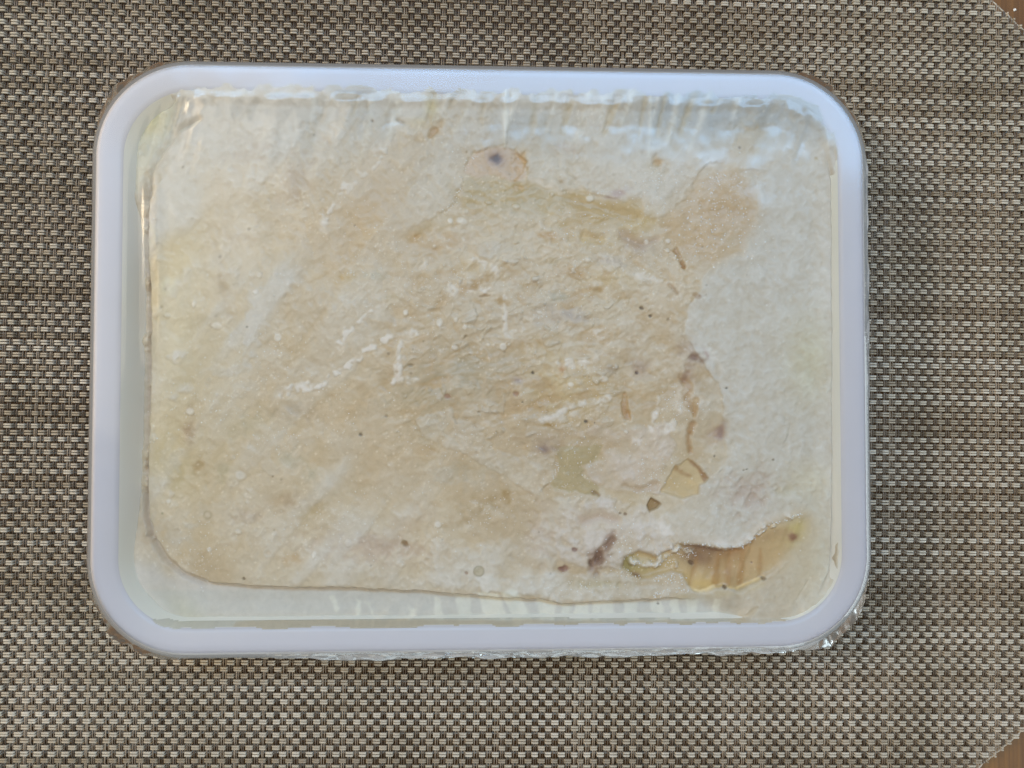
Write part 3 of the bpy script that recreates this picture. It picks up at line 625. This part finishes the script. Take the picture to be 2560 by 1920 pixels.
# pale patches painting in window reflections off the film folds over the ice ledge
fold_glints = [[(740, 1180), (775, 1190), (830, 1350), (800, 1390), (745, 1340)], [(890, 1130), (1030, 1170), (1045, 1340), (935, 1350)], [(1090, 1120), (1250, 1130), (1330, 1350), (1180, 1340), (1130, 1280)],
          [(1260, 1110), (1380, 1100), (1510, 1350), (1370, 1350)], [(1560, 1190), (1690, 1210), (1700, 1350), (1580, 1350)], [(1750, 1210), (1860, 1220), (1790, 1350), (1755, 1320)], [(1880, 1220), (1960, 1220), (1970, 1360), (1840, 1350)], [(2010, 1220), (2080, 1220), (2040, 1350), (2000, 1340)],
          [(110, 1190), (160, 1210), (150, 1390), (120, 1390)], [(165, 1215), (230, 1230), (290, 1390), (255, 1390), (230, 1280)], [(540, 1260), (600, 1270), (560, 1350), (530, 1360)]]
fold_glints = [zc(*H_, p) for p in fold_glints]+[zc(*I_, p) for p in [[(20, 1210), (110, 1210), (130, 1330), (30, 1340)], [(190, 1215), (320, 1220), (300, 1340), (220, 1340)], [(400, 1210), (500, 1210), (520, 1340), (430, 1340)], [(560, 1190), (640, 1190), (650, 1340), (600, 1340)], [(690, 1180), (780, 1190), (770, 1340), (710, 1340)], [(900, 1170), (980, 1160), (960, 1320), (900, 1330)]]]+[zc(*G_, p) for p in [[(1960, 1180), (1990, 1180), (2030, 1270), (2010, 1290)], [(2170, 1210), (2200, 1210), (2200, 1380), (2165, 1380)]]]
tint(ledge*sstep(1475, 1490, V), (198, 198, 190), .6)
PL = np.zeros_like(U)
for pl in fold_glints: PL = np.maximum(PL, poly(pl, 4.5, 3, 2))
tint(PL*sstep(1440, 1490, V), (216, 216, 204), .75)
tint(_spk, (226, 222, 212), .75); HT += _spk*.00008
# dark wisps over the frost
for (x, y, rx, ry, a, c, k) in [(1500, 1400, 16, 30, 25, (150, 124, 104), .8), (1490, 1385, 22, 18, 0, (164, 140, 124), .6), (1520, 1345, 12, 24, 40, (178, 156, 146), .5), (1495, 1395, 7, 22, 35, (128, 98, 74), .8), (1478, 1410, 6, 9, 0, (134, 104, 80), .7), (1530, 1350, 8, 20, 50, (150, 124, 104), .7), (1540, 1410, 20, 8, 10, (160, 144, 110), .5), (1735, 895, 18, 9, 20, (140, 112, 94), .7), (1715, 940, 8, 22, 10, (158, 128, 104), .6), (1500, 1460, 60, 12, 0, (186, 176, 140), .5),
        (1350, 1330, 30, 60, 0, (200, 186, 176), .4), (1860, 1240, 60, 40, 20, (196, 180, 166), .6), (1890, 1220, 30, 50, 40, (190, 172, 156), .5), (1960, 1230, 30, 12, 0, (194, 186, 160), .5),
        (1300, 470, 14, 8, 0, (196, 168, 120), .6), (1300, 400, 16, 28, -15, (200, 164, 108), .75), (1403, 455, 9, 5, 20, (176, 156, 124), .8), (1645, 405, 14, 10, 20, (196, 156, 98), .7), (1090, 325, 22, 8, -40, (184, 154, 112), .7),
        (1000, 305, 10, 4, 20, (170, 158, 138), .7), (1635, 415, 26, 20, 0, (198, 180, 146), .6)]:
    _b = blob(x, y, rx, ry, a, 0, .4); tint(_b, c, k); HT -= _b*.0006*k
# the round dark-pupilled bit below the upper rim
tint(poly(zc(*B_, [(990, 1050), (1000, 980), (1060, 890), (1170, 858), (1300, 845), (1400, 890), (1470, 990), (1470, 1080), (1380, 1130), (1230, 1060), (1090, 1090)]), 5, 2), (200, 182, 160), .75)
tint(blob(1240, 397, 22, 20), (158, 142, 138), .9); tint(blob(1238, 398, 10, 11, 0, 0, .5), (112, 98, 92), .85)
tint(stroke(zc(*B_, [(1420, 920), (1460, 980), (1440, 1050), (1380, 1110)]), 2, 3, 3, 2), (184, 150, 96), .6)
# violet marks
for (x, y, rx, ry, a, c, k) in [(1370, 1122, 26, 15, -10, (160, 142, 132), .8), (1365, 1125, 12, 9, 0, (140, 122, 116), .7), (1800, 1082, 10, 20, 15, (138, 108, 102), .9), (1790, 1085, 22, 20, 0, (176, 150, 130), .6), (1981, 1343, 11, 9, -20, (132, 84, 66), .95),
        (1965, 1335, 22, 18, 0, (176, 150, 122), .6), (1545, 485, 26, 10, -15, (186, 166, 164), .8), (1520, 494, 10, 4, 10, (150, 124, 116), .8), (1765, 885, 5, 14, -25, (172, 134, 122), .7), (365, 690, 10, 24, 0, (150, 128, 96), .8)]:
    tint(blob(x, y, rx, ry, a, 0, .3), c, k*.75)
# hard small edges, fissures
for pts, w, c, k in [([(1106, 534), (1115, 529)], 2, (110, 96, 76), .8), ([(1660, 605), (1690, 635), (1700, 655), (1709, 668)], 2, (150, 112, 60), .8), ([(1672, 712), (1690, 735)], 2.5, (150, 122, 92), .7), ([(1735, 738), (1744, 742)], 4, (160, 128, 94), .8),
        ([(1567, 990), (1566, 1010), (1572, 1035)], 5, (176, 132, 66), .85), ([(1740, 1000), (1735, 1040)], 7, (178, 138, 78), .8), ([(1728, 1085), (1730, 1120)], 6, (168, 126, 66), .8), ([(1200, 741), (1225, 738)], 3, (130, 92, 40), .85),
        ([(1163, 840), (1160, 850)], 4, (110, 90, 60), .8), ([(1138, 1045), (1142, 1055)], 4, (140, 124, 98), .8), ([(1243, 1080), (1246, 1095)], 2.5, (150, 132, 100), .8), ([(1420, 430), (1438, 450)], 2, (168, 152, 126), .7),
        ([(1360, 1218), (1375, 1210)], 2, (160, 140, 110), .7), ([(1484, 1232), (1494, 1236)], 4, (120, 90, 50), .8), ([(1960, 1040), (1964, 1052)], 1.5, (140, 132, 112), .7), ([(1975, 1060), (1968, 1090), (1958, 1110)], 1.5, (146, 138, 116), .6),
        ([(1483, 1400), (1500, 1375)], 4, (140, 104, 80), .7), ([(1990, 1500), (2020, 1450)], 4, (190, 180, 158), .6), ([(1870, 1540), (1890, 1520)], 9, (184, 164, 124), .5), ([(1040, 592), (1052, 586)], 6, (190, 150, 88), .6)]:
    tint(stroke(pts, w*.55, w*.3, 3.5, 4, 3), c, k*.5); HT -= stroke(pts, w*.6, w*.4, 4, 2, 1)*.00035
for (x, y, r, c) in [(618, 818, 4.5, (118, 108, 88)), (1332, 931, 4, (72, 66, 50)), (1306, 1005, 4, (76, 70, 54)), (1465, 1052, 4.5, (80, 74, 66)), (1486, 1057, 3.5, (70, 64, 58)), (1027, 912, 6, (150, 136, 108)), (1011, 1356, 8, (138, 112, 72)),
        (1413, 1422, 11, (142, 102, 82)), (1404, 1422, 6, (146, 108, 86)), (1435, 1373, 6, (144, 112, 100)), (1166, 1431, 4.5, (160, 132, 108)), (407, 1283, 5, (118, 122, 82)), (611, 1446, 4, (120, 104, 76)), (1604, 771, 4.5, (104, 88, 62)), (1625, 790, 3.5, (100, 84, 60)),
        (1815, 970, 3, (70, 64, 50)), (1858, 1175, 4, (120, 96, 60)), (1866, 1173, 3.5, (112, 90, 56)), (1932, 1149, 4, (110, 96, 70)), (1650, 1515, 3.5, (88, 78, 60)), (1812, 1468, 4, (96, 76, 44)), (1908, 1446, 5, (128, 108, 70)), (1883, 1408, 4, (120, 86, 50)),
        (622, 573, 6, (156, 142, 122)), (965, 1040, 5, (150, 134, 104)), (902, 1087, 4.5, (112, 98, 72)), (1118, 990, 6, (164, 124, 98)), (1290, 985, 6, (164, 130, 104)), (1592, 932, 4, (100, 84, 74)), (1786, 1140, 3, (104, 92, 80)), (1549, 1283, 3.5, (130, 108, 80)), (1563, 1285, 4, (130, 106, 78)),
        (1730, 1408, 6, (112, 86, 58)), (932, 304, 4, (150, 138, 122)), (2039, 398, 7, (190, 176, 140)), (405, 770, 5, (168, 156, 128)), (1279, 395, 3, (150, 126, 96)), (1747, 741, 4, (130, 104, 80)), (785, 338, 3, (150, 142, 130)), (348, 863, 4, (150, 136, 120)), (362, 1212, 5, (120, 104, 84)), (1197, 1029, 3, (150, 130, 100))]:
    b = blob(x, y, r*.95, r*.8, 20, .45, .45); tint(b, c, .65); HT -= b*.0002
for _ in range(50):                                    # pepper of tiny specks
    x, y = RNG.uniform(400, 2040), RNG.uniform(300, 1450)
    tint(blob(x, y, RNG.uniform(1.6, 3.2), None, 0, .4, .3), (140, 122, 96), RNG.uniform(.2, .5))
# bubbles and white dots
for (x, y, rx, ry, k) in [(694, 844, 9, 9, .9), (485, 761, 5, 8, .8), (1013, 782, 7, 7, .9), (1098, 808, 8, 11, .8), (1162, 818, 7, 6, .9), (1257, 866, 9, 9, .95), (1136, 869, 8, 6, .9), (1426, 962, 8, 6, 1), (1510, 948, 11, 7, .9), (1125, 554, 7, 7, 1),
        (1155, 554, 13, 9, .8), (1473, 497, 10, 8, .9), (1617, 605, 6, 6, .9), (1668, 626, 5, 5, .8), (1685, 646, 4, 4, .8), (1670, 603, 6, 5, .9), (785, 1388, 5, 9, .9), (1379, 487, 5, 5, .7), (1094, 1312, 8, 7, .8), (524, 1374, 6, 6, .7), (423, 1254, 6, 6, .7), (1139, 800, 6, 6, .8),
        (1221, 862, 5, 4, .8), (1234, 862, 4, 4, .7), (1272, 862, 3, 3, .7), (1349, 782, 7, 4, .8), (1290, 517, 10, 6, .5), (1220, 507, 8, 4, .5), (1563, 1080, 5, 4, .7), (1086, 617, 4, 4, .7), (640, 730, 7, 7, .8), (648, 688, 7, 7, .5), (540, 815, 14, 7, .6), (418, 790, 8, 5, .2), (595, 1330, 8, 5, .4),
        (475, 1030, 10, 8, .7), (600, 1190, 14, 10, .5), (1468, 650, 8, 6, .7), (1508, 668, 4, 4, .6), (870, 1357, 9, 8, .5), (1002, 1410, 12, 8, .3)]:
    b = blob(x, y, rx, ry, 10, .3, .12); tint(b, (224, 221, 214), k*.85); HT += b*.0003; FR = np.maximum(FR, b*.6)
for (x, y, r, wd, k, c) in [(421, 717, 14, 9, .6, (208, 204, 180)), (366, 588, 24, 8, .6, (206, 202, 184)), (1197, 1427, 12, 2.2, .7, (160, 150, 126)), (519, 1287, 9, 3, .5, (176, 164, 136)), (1592, 935, 13, 3, .3, (200, 186, 170))]:
    rr = np.hypot(U-x, V-y); tint(np.exp(-((rr-r)/wd)**2), c, k)
tint(blob(1197, 1427, 11, 11, 0, .2), (188, 180, 154), .7)

# trenches: beside the block at the left, the right and the lower wall
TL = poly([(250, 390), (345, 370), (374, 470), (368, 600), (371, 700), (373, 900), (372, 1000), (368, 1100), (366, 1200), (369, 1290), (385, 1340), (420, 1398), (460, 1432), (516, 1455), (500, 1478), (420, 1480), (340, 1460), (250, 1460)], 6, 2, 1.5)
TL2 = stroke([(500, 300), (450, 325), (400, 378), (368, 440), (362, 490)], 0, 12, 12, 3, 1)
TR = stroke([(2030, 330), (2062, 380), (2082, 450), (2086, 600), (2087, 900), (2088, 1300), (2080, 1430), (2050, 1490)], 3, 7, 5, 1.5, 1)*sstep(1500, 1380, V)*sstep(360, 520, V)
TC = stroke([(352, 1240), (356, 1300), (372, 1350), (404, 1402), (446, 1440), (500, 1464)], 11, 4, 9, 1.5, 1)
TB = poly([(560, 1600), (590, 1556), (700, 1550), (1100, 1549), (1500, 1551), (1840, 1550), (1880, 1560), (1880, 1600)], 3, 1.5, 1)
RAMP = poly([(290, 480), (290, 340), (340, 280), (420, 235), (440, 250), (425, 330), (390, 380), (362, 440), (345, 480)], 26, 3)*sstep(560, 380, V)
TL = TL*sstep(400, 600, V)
_rid = fbm(U+.35*(V-1400), V*.12, 26, 91, 2)
HT += amber*.00022*_rid*sstep(1690, 1730, U)
frh = np.clip(fr-.75*VE, 0, 1)
Z = ZF+.0005*frh*(1-ledge)+HT+.00016*N_C+.00010*N_B+.00005*N_A
Z += .00035*ST_-.0003*SD+VE*.00020
_flat = (1-.6*Rsheet)*(1-.8*ledge)
_T = fbm(U*.75+V*.2, V-.1*U, 85, 62, 3); _k = np.floor(_T*3); _f = _T*3-_k
_terr = (_k+sstep(.30, .62, _f))/3*blob(1330, 820, 560, 430)
Z += _flat*(.00026*fbm(U, V, 130, 61, 2)+.00007*fbm(U, V, 40, 63, 2)*(.5+blob(1330, 860, 450, 340))+.00042*_terr+.00002*N_A)
Z += .0002*sstep(.2, .9, frh)*_flat
ledge_h = ledge
_out = np.maximum(TL, ledge); _dep = .0058-.0028*sstep(1120, 1420, V)
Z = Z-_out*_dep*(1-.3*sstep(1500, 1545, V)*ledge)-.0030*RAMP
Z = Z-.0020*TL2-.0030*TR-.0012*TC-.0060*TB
crumbs = np.zeros_like(U)
for (x, y, r) in [(350, 1140, 12), (358, 1120, 8), (346, 1165, 9), (362, 1060, 12), (355, 700, 10), (352, 560, 14), (358, 520, 14), (350, 850, 14), (362, 960, 10), (352, 1210, 12), (360, 1340, 10)]:
    crumbs = np.maximum(crumbs, blob(x, y, r, r*1.3, 0, 0, .4))
Z += crumbs*TL*.0016
TL = TL*sstep(1420, 1240, V); tint(TL*(1-.7*crumbs), (174, 162, 148), .8); tint(TL*sstep(358, 335, U), (190, 184, 166), .7); tint(TR, (196, 182, 160), .8); tint(TB, (190, 178, 154), .7); tint(TL2, (180, 172, 156), .5); tint(TC, (178, 168, 154), .45)  # trench floors tinted browner, painting in the shade of the gaps
tint(RAMP, (200, 198, 180), .7); tint(RAMP*blob(360, 290, 40, 50, 40), (204, 192, 140), .8); tint(RAMP*blob(340, 300, 14, 8), (196, 156, 100), .6)
FR = np.clip(np.maximum(FR, fr), 0, 1)
# never above the wall it leans on; along the upper rim the mush climbs to the lip
topside = np.maximum(sstep(330, 280, V), sstep(1960, 2010, U)*sstep(420, 330, V))*sstep(420, 470, U)
Z += topside*.0011*sstep(.0110, .0075, DI)
WZ = np.interp(DI, _wd, _wz)
smear = .0064-.0009*topside*(1+1.3*fbm(U+.2*V, V*.2, 26, 51, 2))
smear = smear-sstep(1540, 1560, V)*.0007*np.clip(fbm(U, V*.2, 60, 52, 2), 0, 1)
low = ZF+.0012*(1-topside)+.0022*topside
Z = np.minimum(Z, low+.0003)
Z = np.maximum(Z, WZ-.0004); Z = np.where((DI < .0078) & (DI > smear) & ((topside > .1) | (V > 1545)), np.maximum(Z, WZ+.00012), Z)
RGB += (1.6*N_A+1.2*N_F+1.6*N_B)[..., None]
_lum = RGB@np.array((.3, .59, .11)); RGB = RGB*.88+.12*_lum[..., None]
RGB = np.clip(np.array((195, 184, 162.))+1.32*(RGB-np.array((195, 184, 162.))), 20, 250)
_fm = np.clip(FR*1.15, 0, 1)[..., None]
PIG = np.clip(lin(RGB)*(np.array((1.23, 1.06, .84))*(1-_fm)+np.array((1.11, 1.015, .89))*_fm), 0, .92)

frozen = thing('frozen_food_block', 'frost covered beige frozen food block filling the white tray', 'frozen food')
inside = DI > np.minimum(smear, .0064)
face_in = inside[:-1, :-1] & inside[1:, :-1] & inside[:-1, 1:] & inside[1:, 1:]
lab = np.zeros(face_in.shape, int)
cen = lambda a: (a[:-1, :-1]+a[1:, 1:])/2
lab[cen(ledge) > .5] = 1
lab[(cen(amber) > .5) & (lab == 0)] = 2
lab[(cen(Rsheet) > .5) & (lab == 0)] = 3
idx = np.arange(ny*nx).reshape(ny, nx)
VALL = np.column_stack([GX.ravel(), GY.ravel(), Z.ravel()])
_gy, _gx = np.gradient(Z, ST)
NRM = np.stack([-_gx, -_gy, np.ones_like(Z)], -1); NRM /= np.linalg.norm(NRM, axis=-1, keepdims=True); NRM = NRM.reshape(-1, 3)
for li, (nm, lbl) in enumerate([('food_mass', None), ('ice_ledge', 'pale greenish ice ledge along the lower tray wall'), ('exposed_flesh', 'amber frost free strip of flesh near the lower right corner'), ('frost_sheet', 'smooth pale frost sheet along the right side')]):
    fm = face_in & (lab == li)
    r, c = np.where(fm)
    q = np.column_stack([idx[r, c], idx[r, c+1], idx[r+1, c+1], idx[r+1, c]])
    used = np.unique(q); remap = np.full(ny*nx, -1); remap[used] = np.arange(len(used))
    q = remap[q]; v = VALL[used]
    n0 = len(v)
    # skirt: outer boundary edges drop down so that the part has depth
    e = np.concatenate([q[:, [0, 1]], q[:, [1, 2]], q[:, [2, 3]], q[:, [3, 0]]])
    key = np.sort(e, 1); kk = key[:, 0].astype(np.int64)*10000000+key[:, 1]
    uq, inv, cnt = np.unique(kk, return_inverse=True, return_counts=True)
    be = e[cnt[inv] == 1]; bv = np.unique(be); low = v[bv].copy(); low[:, 2] -= .0016 if li else .0030
    rm = {int(b): n0+i for i, b in enumerate(bv)}
    sk = np.array([(b, a, rm[int(a)], rm[int(b)]) for a, b in be])
    me = np_mesh(nm, np.concatenate([v, low]), np.concatenate([q, sk]))
    nn_ = np.concatenate([NRM[used], NRM[used][bv]]); me.normals_split_custom_set_from_vertices(nn_.tolist())
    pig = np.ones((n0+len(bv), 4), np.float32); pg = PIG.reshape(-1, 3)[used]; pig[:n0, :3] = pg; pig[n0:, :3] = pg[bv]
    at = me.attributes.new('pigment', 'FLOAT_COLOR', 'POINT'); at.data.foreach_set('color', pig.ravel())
    f1 = FR.ravel()[used]; fa = np.concatenate([f1, f1[bv]]).astype(np.float32)
    at = me.attributes.new('frost', 'FLOAT', 'POINT'); at.data.foreach_set('value', fa)
    o = link(nm, me, M_FOOD, frozen)
    if lbl: o['label'] = lbl

def zat(x, y):
    j = int(np.clip((x-gx[0])/ST, 0, nx-1)); i = int(np.clip((y-gy[0])/ST, 0, ny-1)); return Z[i, j]
# frost crystals: tiny faceted grains sitting on the surface
phi = (1+5**.5)/2
ico = np.array([(-1, phi, 0), (1, phi, 0), (-1, -phi, 0), (1, -phi, 0), (0, -1, phi), (0, 1, phi), (0, -1, -phi), (0, 1, -phi), (phi, 0, -1), (phi, 0, 1), (-phi, 0, -1), (-phi, 0, 1)])/1.9
icf = np.array([(0, 11, 5), (0, 5, 1), (0, 1, 7), (0, 7, 10), (0, 10, 11), (1, 5, 9), (5, 11, 4), (11, 10, 2), (10, 7, 6), (7, 1, 8), (3, 9, 4), (3, 4, 2), (3, 2, 6), (3, 6, 8), (3, 8, 9), (4, 9, 5), (2, 4, 11), (6, 2, 10), (8, 6, 7), (9, 8, 1)])
grains = []
def along(pts, n, spread, r0, r1):
    pts = np.array(pts, float); L = np.r_[0, np.cumsum(np.hypot(*np.diff(pts, axis=0).T))]
    for s in RNG.uniform(0, L[-1], n):
        u = np.interp(s, L, pts[:, 0])+RNG.normal()*spread; v = np.interp(s, L, pts[:, 1])+RNG.normal()*spread
        grains.append((u, v, RNG.uniform(r0, r1)))
def cloud(cx, cy, rx, ry, n, r0, r1):
    for _ in range(n): grains.append((cx+RNG.normal()*rx*.5, cy+RNG.normal()*ry*.5, RNG.uniform(r0, r1)))
along(zc(*I_, [(600, 740), (790, 745), (950, 775), (1080, 770), (1180, 738), (1240, 668), (1320, 600), (1440, 558), (1600, 500)]), 80, 3, 1.5, 4.0)
along(zc(*I_, [(250, 870), (330, 900), (450, 905), (600, 880), (760, 790)]), 60, 8, 1.2, 3.2)
along(zc(*I_, [(560, 770), (650, 780), (760, 800)]), 30, 9, 1.2, 3)
along(zc(*I_, [(430, 1010), (560, 1020), (660, 1000)]), 40, 7, 1.5, 3.5); along(zc(*I_, [(420, 1150), (560, 1110), (680, 1110)]), 40, 5, 1.5, 3.5)
along(zc(*I_, [(150, 960), (280, 1000), (340, 1040)]), 24, 4, 1.5, 3)
cloud(1625, 1190, 50, 70, 90, 1.2, 2.8); cloud(1560, 1360, 70, 80, 90, 1.2, 3); cloud(1790, 530, 130, 120, 200, 1.6, 3.8); cloud(1500, 560, 180, 60, 60, 1.4, 3.2); cloud(1640, 440, 70, 40, 60, 1.2, 3)
cloud(720, 440, 160, 130, 120, 1.0, 2.2); cloud(520, 1000, 200, 160, 140, 1.0, 2.4); cloud(1050, 700, 260, 160, 160, 1.0, 2.0); cloud(1480, 700, 200, 180, 140, 1.0, 2.2); cloud(950, 1320, 350, 120, 140, 1.0, 2.2)
for _ in range(60): cloud(RNG.uniform(420, 1950), RNG.uniform(330, 1430), RNG.uniform(60, 160), RNG.uniform(40, 120), 40, .9, 2.2)
cloud(1690, 1010, 60, 60, 70, 1.2, 2.6); cloud(480, 1400, 120, 60, 60, 1.0, 2.2); cloud(1450, 1470, 140, 30, 90, 1.2, 2.6); cloud(370, 500, 40, 90, 40, 1.2, 2.6); cloud(1500, 480, 40, 10, 30, 1.2, 2.4)
along([(1138, 511), (1154, 458), (1162, 416), (1182, 388)], 30, 5, 1.2, 2.6); along([(1106, 532), (1140, 510)], 20, 4, 1.2, 2.4); along([(1392, 1150), (1394, 1176), (1372, 1206)], 30, 4, 1.0, 2.2); along([(860, 683), (890, 683)], 16, 3, 1.2, 2.6)
vs, fs = [], []
for k, (u, v, r) in enumerate(grains):
    p = P(u, v, ZF)
    if rim_dist(p[0], p[1]) < .0085: continue
    rr = r*K*.5*np.array([RNG.uniform(.7, 1.4), RNG.uniform(.7, 1.4), RNG.uniform(.5, .9)])
    a = RNG.uniform(0, 6.28); M = np.array([[math.cos(a), -math.sin(a), 0], [math.sin(a), math.cos(a), 0], [0, 0, 1]])
    vv = (ico*(1+RNG.normal(0, .15, (12, 1)))*rr)@M.T+np.array([p[0], p[1], zat(p[0], p[1])+rr[2]*.3])
    fs.append(icf+12*len(vs)); vs.append(vv)
o = link('frost_crystals', np_mesh('frost_crystals', np.concatenate(vs), np.concatenate(fs), False), M_ICE, frozen); o['kind'] = 'stuff'

# ------------------------------------------------------------------ cling film
film = thing('plastic_film', 'clear wrinkled plastic film wrapped over the white food tray', 'film')
ZT = ZR+.00035
rings = []
ds = list(np.linspace(0, .0085, 12))+list(np.linspace(.0095, .0255, 34))
for d in ds: rings.append(rrect(d, 60, 110))
last = rings[-1]; ctr = np.column_stack([np.clip(last[:, 0], CX-(HW-HH), CX+(HW-HH)), np.full(len(last), CY)])
for t in np.linspace(.03, 1, 40): rings.append(last+(ctr-last)*t)
n = len(rings[0]); vv = np.concatenate(rings); X, Y = vv[:, 0], vv[:, 1]; dd = rim_dist(X, Y)
u_, v_ = PX(X, Y, ZT)
sag = sstep(.0068, .016, dd)
zz = ZT-.0007*sag
topw = sstep(480, 235, v_)*sstep(.0072, .010, dd); botw = sstep(1440, 1540, v_)*sstep(.0072, .009, dd)
sx = u_+.28*(v_-240)
zz += topw*(.00030*np.abs(fbm(sx, v_*.08, 40, 21, 2))+.00012*fbm(sx, v_*.05, 18, 22, 2))
zz += botw*(.00022*fbm(u_+.5*np.abs(v_-1480), v_*.15, 30, 23, 3))*sstep(700, 900, u_)
zz += sag*(.00008*fbm(u_, v_, 200, 24, 3)+.00004*fbm(u_, v_, 60, 25, 2))
fl = (1-sstep(.007, .008, dd))
zz += fl*.00003*fbm(u_, v_, 90, 26, 2)
left = sstep(420, 340, u_)*sstep(.0074, .009, dd)
zz += left*.0003*np.sin((u_-300)/9.0)*sstep(350, 500, v_)*sstep(1000, 700, v_)
q = []
for i in range(len(rings)-1):
    a = np.arange(n); b = (a+1) % n; q.append(np.column_stack([i*n+a, i*n+b, (i+1)*n+b, (i+1)*n+a]))
link('top_sheet', np_mesh('top_sheet', np.column_stack([X, Y, zz]), np.concatenate(q)), M_FILM, film)
# film over the rolled edge, crumpled along the lower and right-hand edges
prof = [(0.0, ZT), (-.0008, ZR+.0001), (-.0015, ZR-.0004), (-.0021, ZR-.0013), (-.0025, ZR-.0030), (-.0027, ZR-.0046), (-.0020, ZR-.0056), (.0010, ZR-.0090), (.0060, ZR-.0150), (.0110, ZR-.0220), (.0150, .0016)]
rings = []
fine = []
for a, b in zip(prof[:-1], prof[1:]):
    k = 4 if a[1] > ZR-.005 else 2
    for t in range(k): fine.append((a[0]+(b[0]-a[0])*t/k, a[1]+(b[1]-a[1])*t/k))
fine.append(prof[-1])
for (d, z) in fine: p = rrect(d, 90, 300); rings.append(np.column_stack([p, np.full(len(p), z)]))
n = len(rings[0]); vv = np.concatenate(rings)
u_, v_ = PX(vv[:, 0], vv[:, 1], ZR)
low = sstep(1580, 1625, v_)*sstep(560, 900, u_)*sstep(2110, 2000, u_); rgt = sstep(2140, 2160, u_)*sstep(380, 430, v_)*sstep(1010, 960, v_)
amp = (.00100*low+.00040*rgt+.00003)*np.clip(sstep(ZT-.0002, ZT-.001, vv[:, 2]), 0, 1)
s_ = u_+v_; hgt = vv[:, 2]*8000
cr = np.abs(fbm(s_, hgt*9, 80, 31, 2, .4))-.3+.22*fbm(s_, hgt*12, 36, 33, 2, .4)
dirx = vv[:, 0]-np.clip(vv[:, 0], CX-(HW-RC), CX+(HW-RC)); diry = vv[:, 1]-np.clip(vv[:, 1], CY-(HH-RC), CY+(HH-RC))
nn = np.hypot(dirx, diry)+1e-9
vv[:, 0] += dirx/nn*amp*cr; vv[:, 1] += diry/nn*amp*cr; vv[:, 2] += amp*.5*np.abs(fbm(s_, hgt*9, 50, 35, 1))
q = []
for i in range(len(rings)-1):
    a = np.arange(n); b = (a+1) % n; q.append(np.column_stack([i*n+b, i*n+a, (i+1)*n+a, (i+1)*n+b]))
link('edge_wrap', np_mesh('edge_wrap', vv, np.concatenate(q)), M_EDGE, film)
# loose gathers at the four corners
def ruffle(quad, a0, a1, wmax, seed):
    sxn, syn = quad; cx, cy = CX+sxn*(HW-RC), CY+syn*(HH-RC)
    na, nr = 120, 12; V_ = []
    for i in range(na):
        s = i/(na-1); a = math.radians(a0+(a1-a0)*s); w = wmax*math.sin(math.pi*s)**.6*(.7+.35*vnoise(np.array([s*9.0]), np.array([seed*1.7]), seed)[0]+.2*vnoise(np.array([s*26.0]), np.array([seed*2.7]), seed)[0])
        for j in range(nr):
            t = j/(nr-1); r = RC+.0022+w*t
            fold = fbm(np.array([s*20+t*1.5]), np.array([t*1.2+seed]), 1.0, seed+40, 3)[0]
            z = ZR-.0035-.0035*t+.00035*fold*t
            aa = a+.02*fold*t
            V_.append((cx+r*math.cos(aa), cy+r*math.sin(aa), z))
    q = [(i*nr+j, (i+1)*nr+j, (i+1)*nr+j+1, i*nr+j+1) for i in range(na-1) for j in range(nr-1)]
    link('corner_gather', np_mesh('corner_gather', V_, q), M_RUFF, film)
ruffle((-1, 1), 92, 178, .0052, 1); ruffle((1, 1), -2, 84, .0050, 2); ruffle((1, -1), 276, 352, .0056, 3); ruffle((-1, -1), 188, 268, .0050, 4)
# ------------------------------------------------------------------ crumb on the bare table
import bmesh
bm = bmesh.new(); bmesh.ops.create_icosphere(bm, subdivisions=2, radius=.0005)
for v in bm.verts: v.co *= 1+.35*random.uniform(-1, 1); v.co.z *= .6
me = bpy.data.meshes.new('crumb'); bm.to_mesh(me); bm.free()
cr_ = link('crumb', me, M_ICE); p = P(2547, 17, 0); cr_.location = (p[0], p[1], -.0019)
cr_['label'] = 'tiny pale crumb on the bare wood at the upper right corner'; cr_['category'] = 'crumb'
print('tris', sum(sum(len(p.vertices)-2 for p in o.data.polygons) if len(o.data.polygons) < 100 else len(o.data.polygons)*2 for o in bpy.data.objects if o.type == 'MESH'))
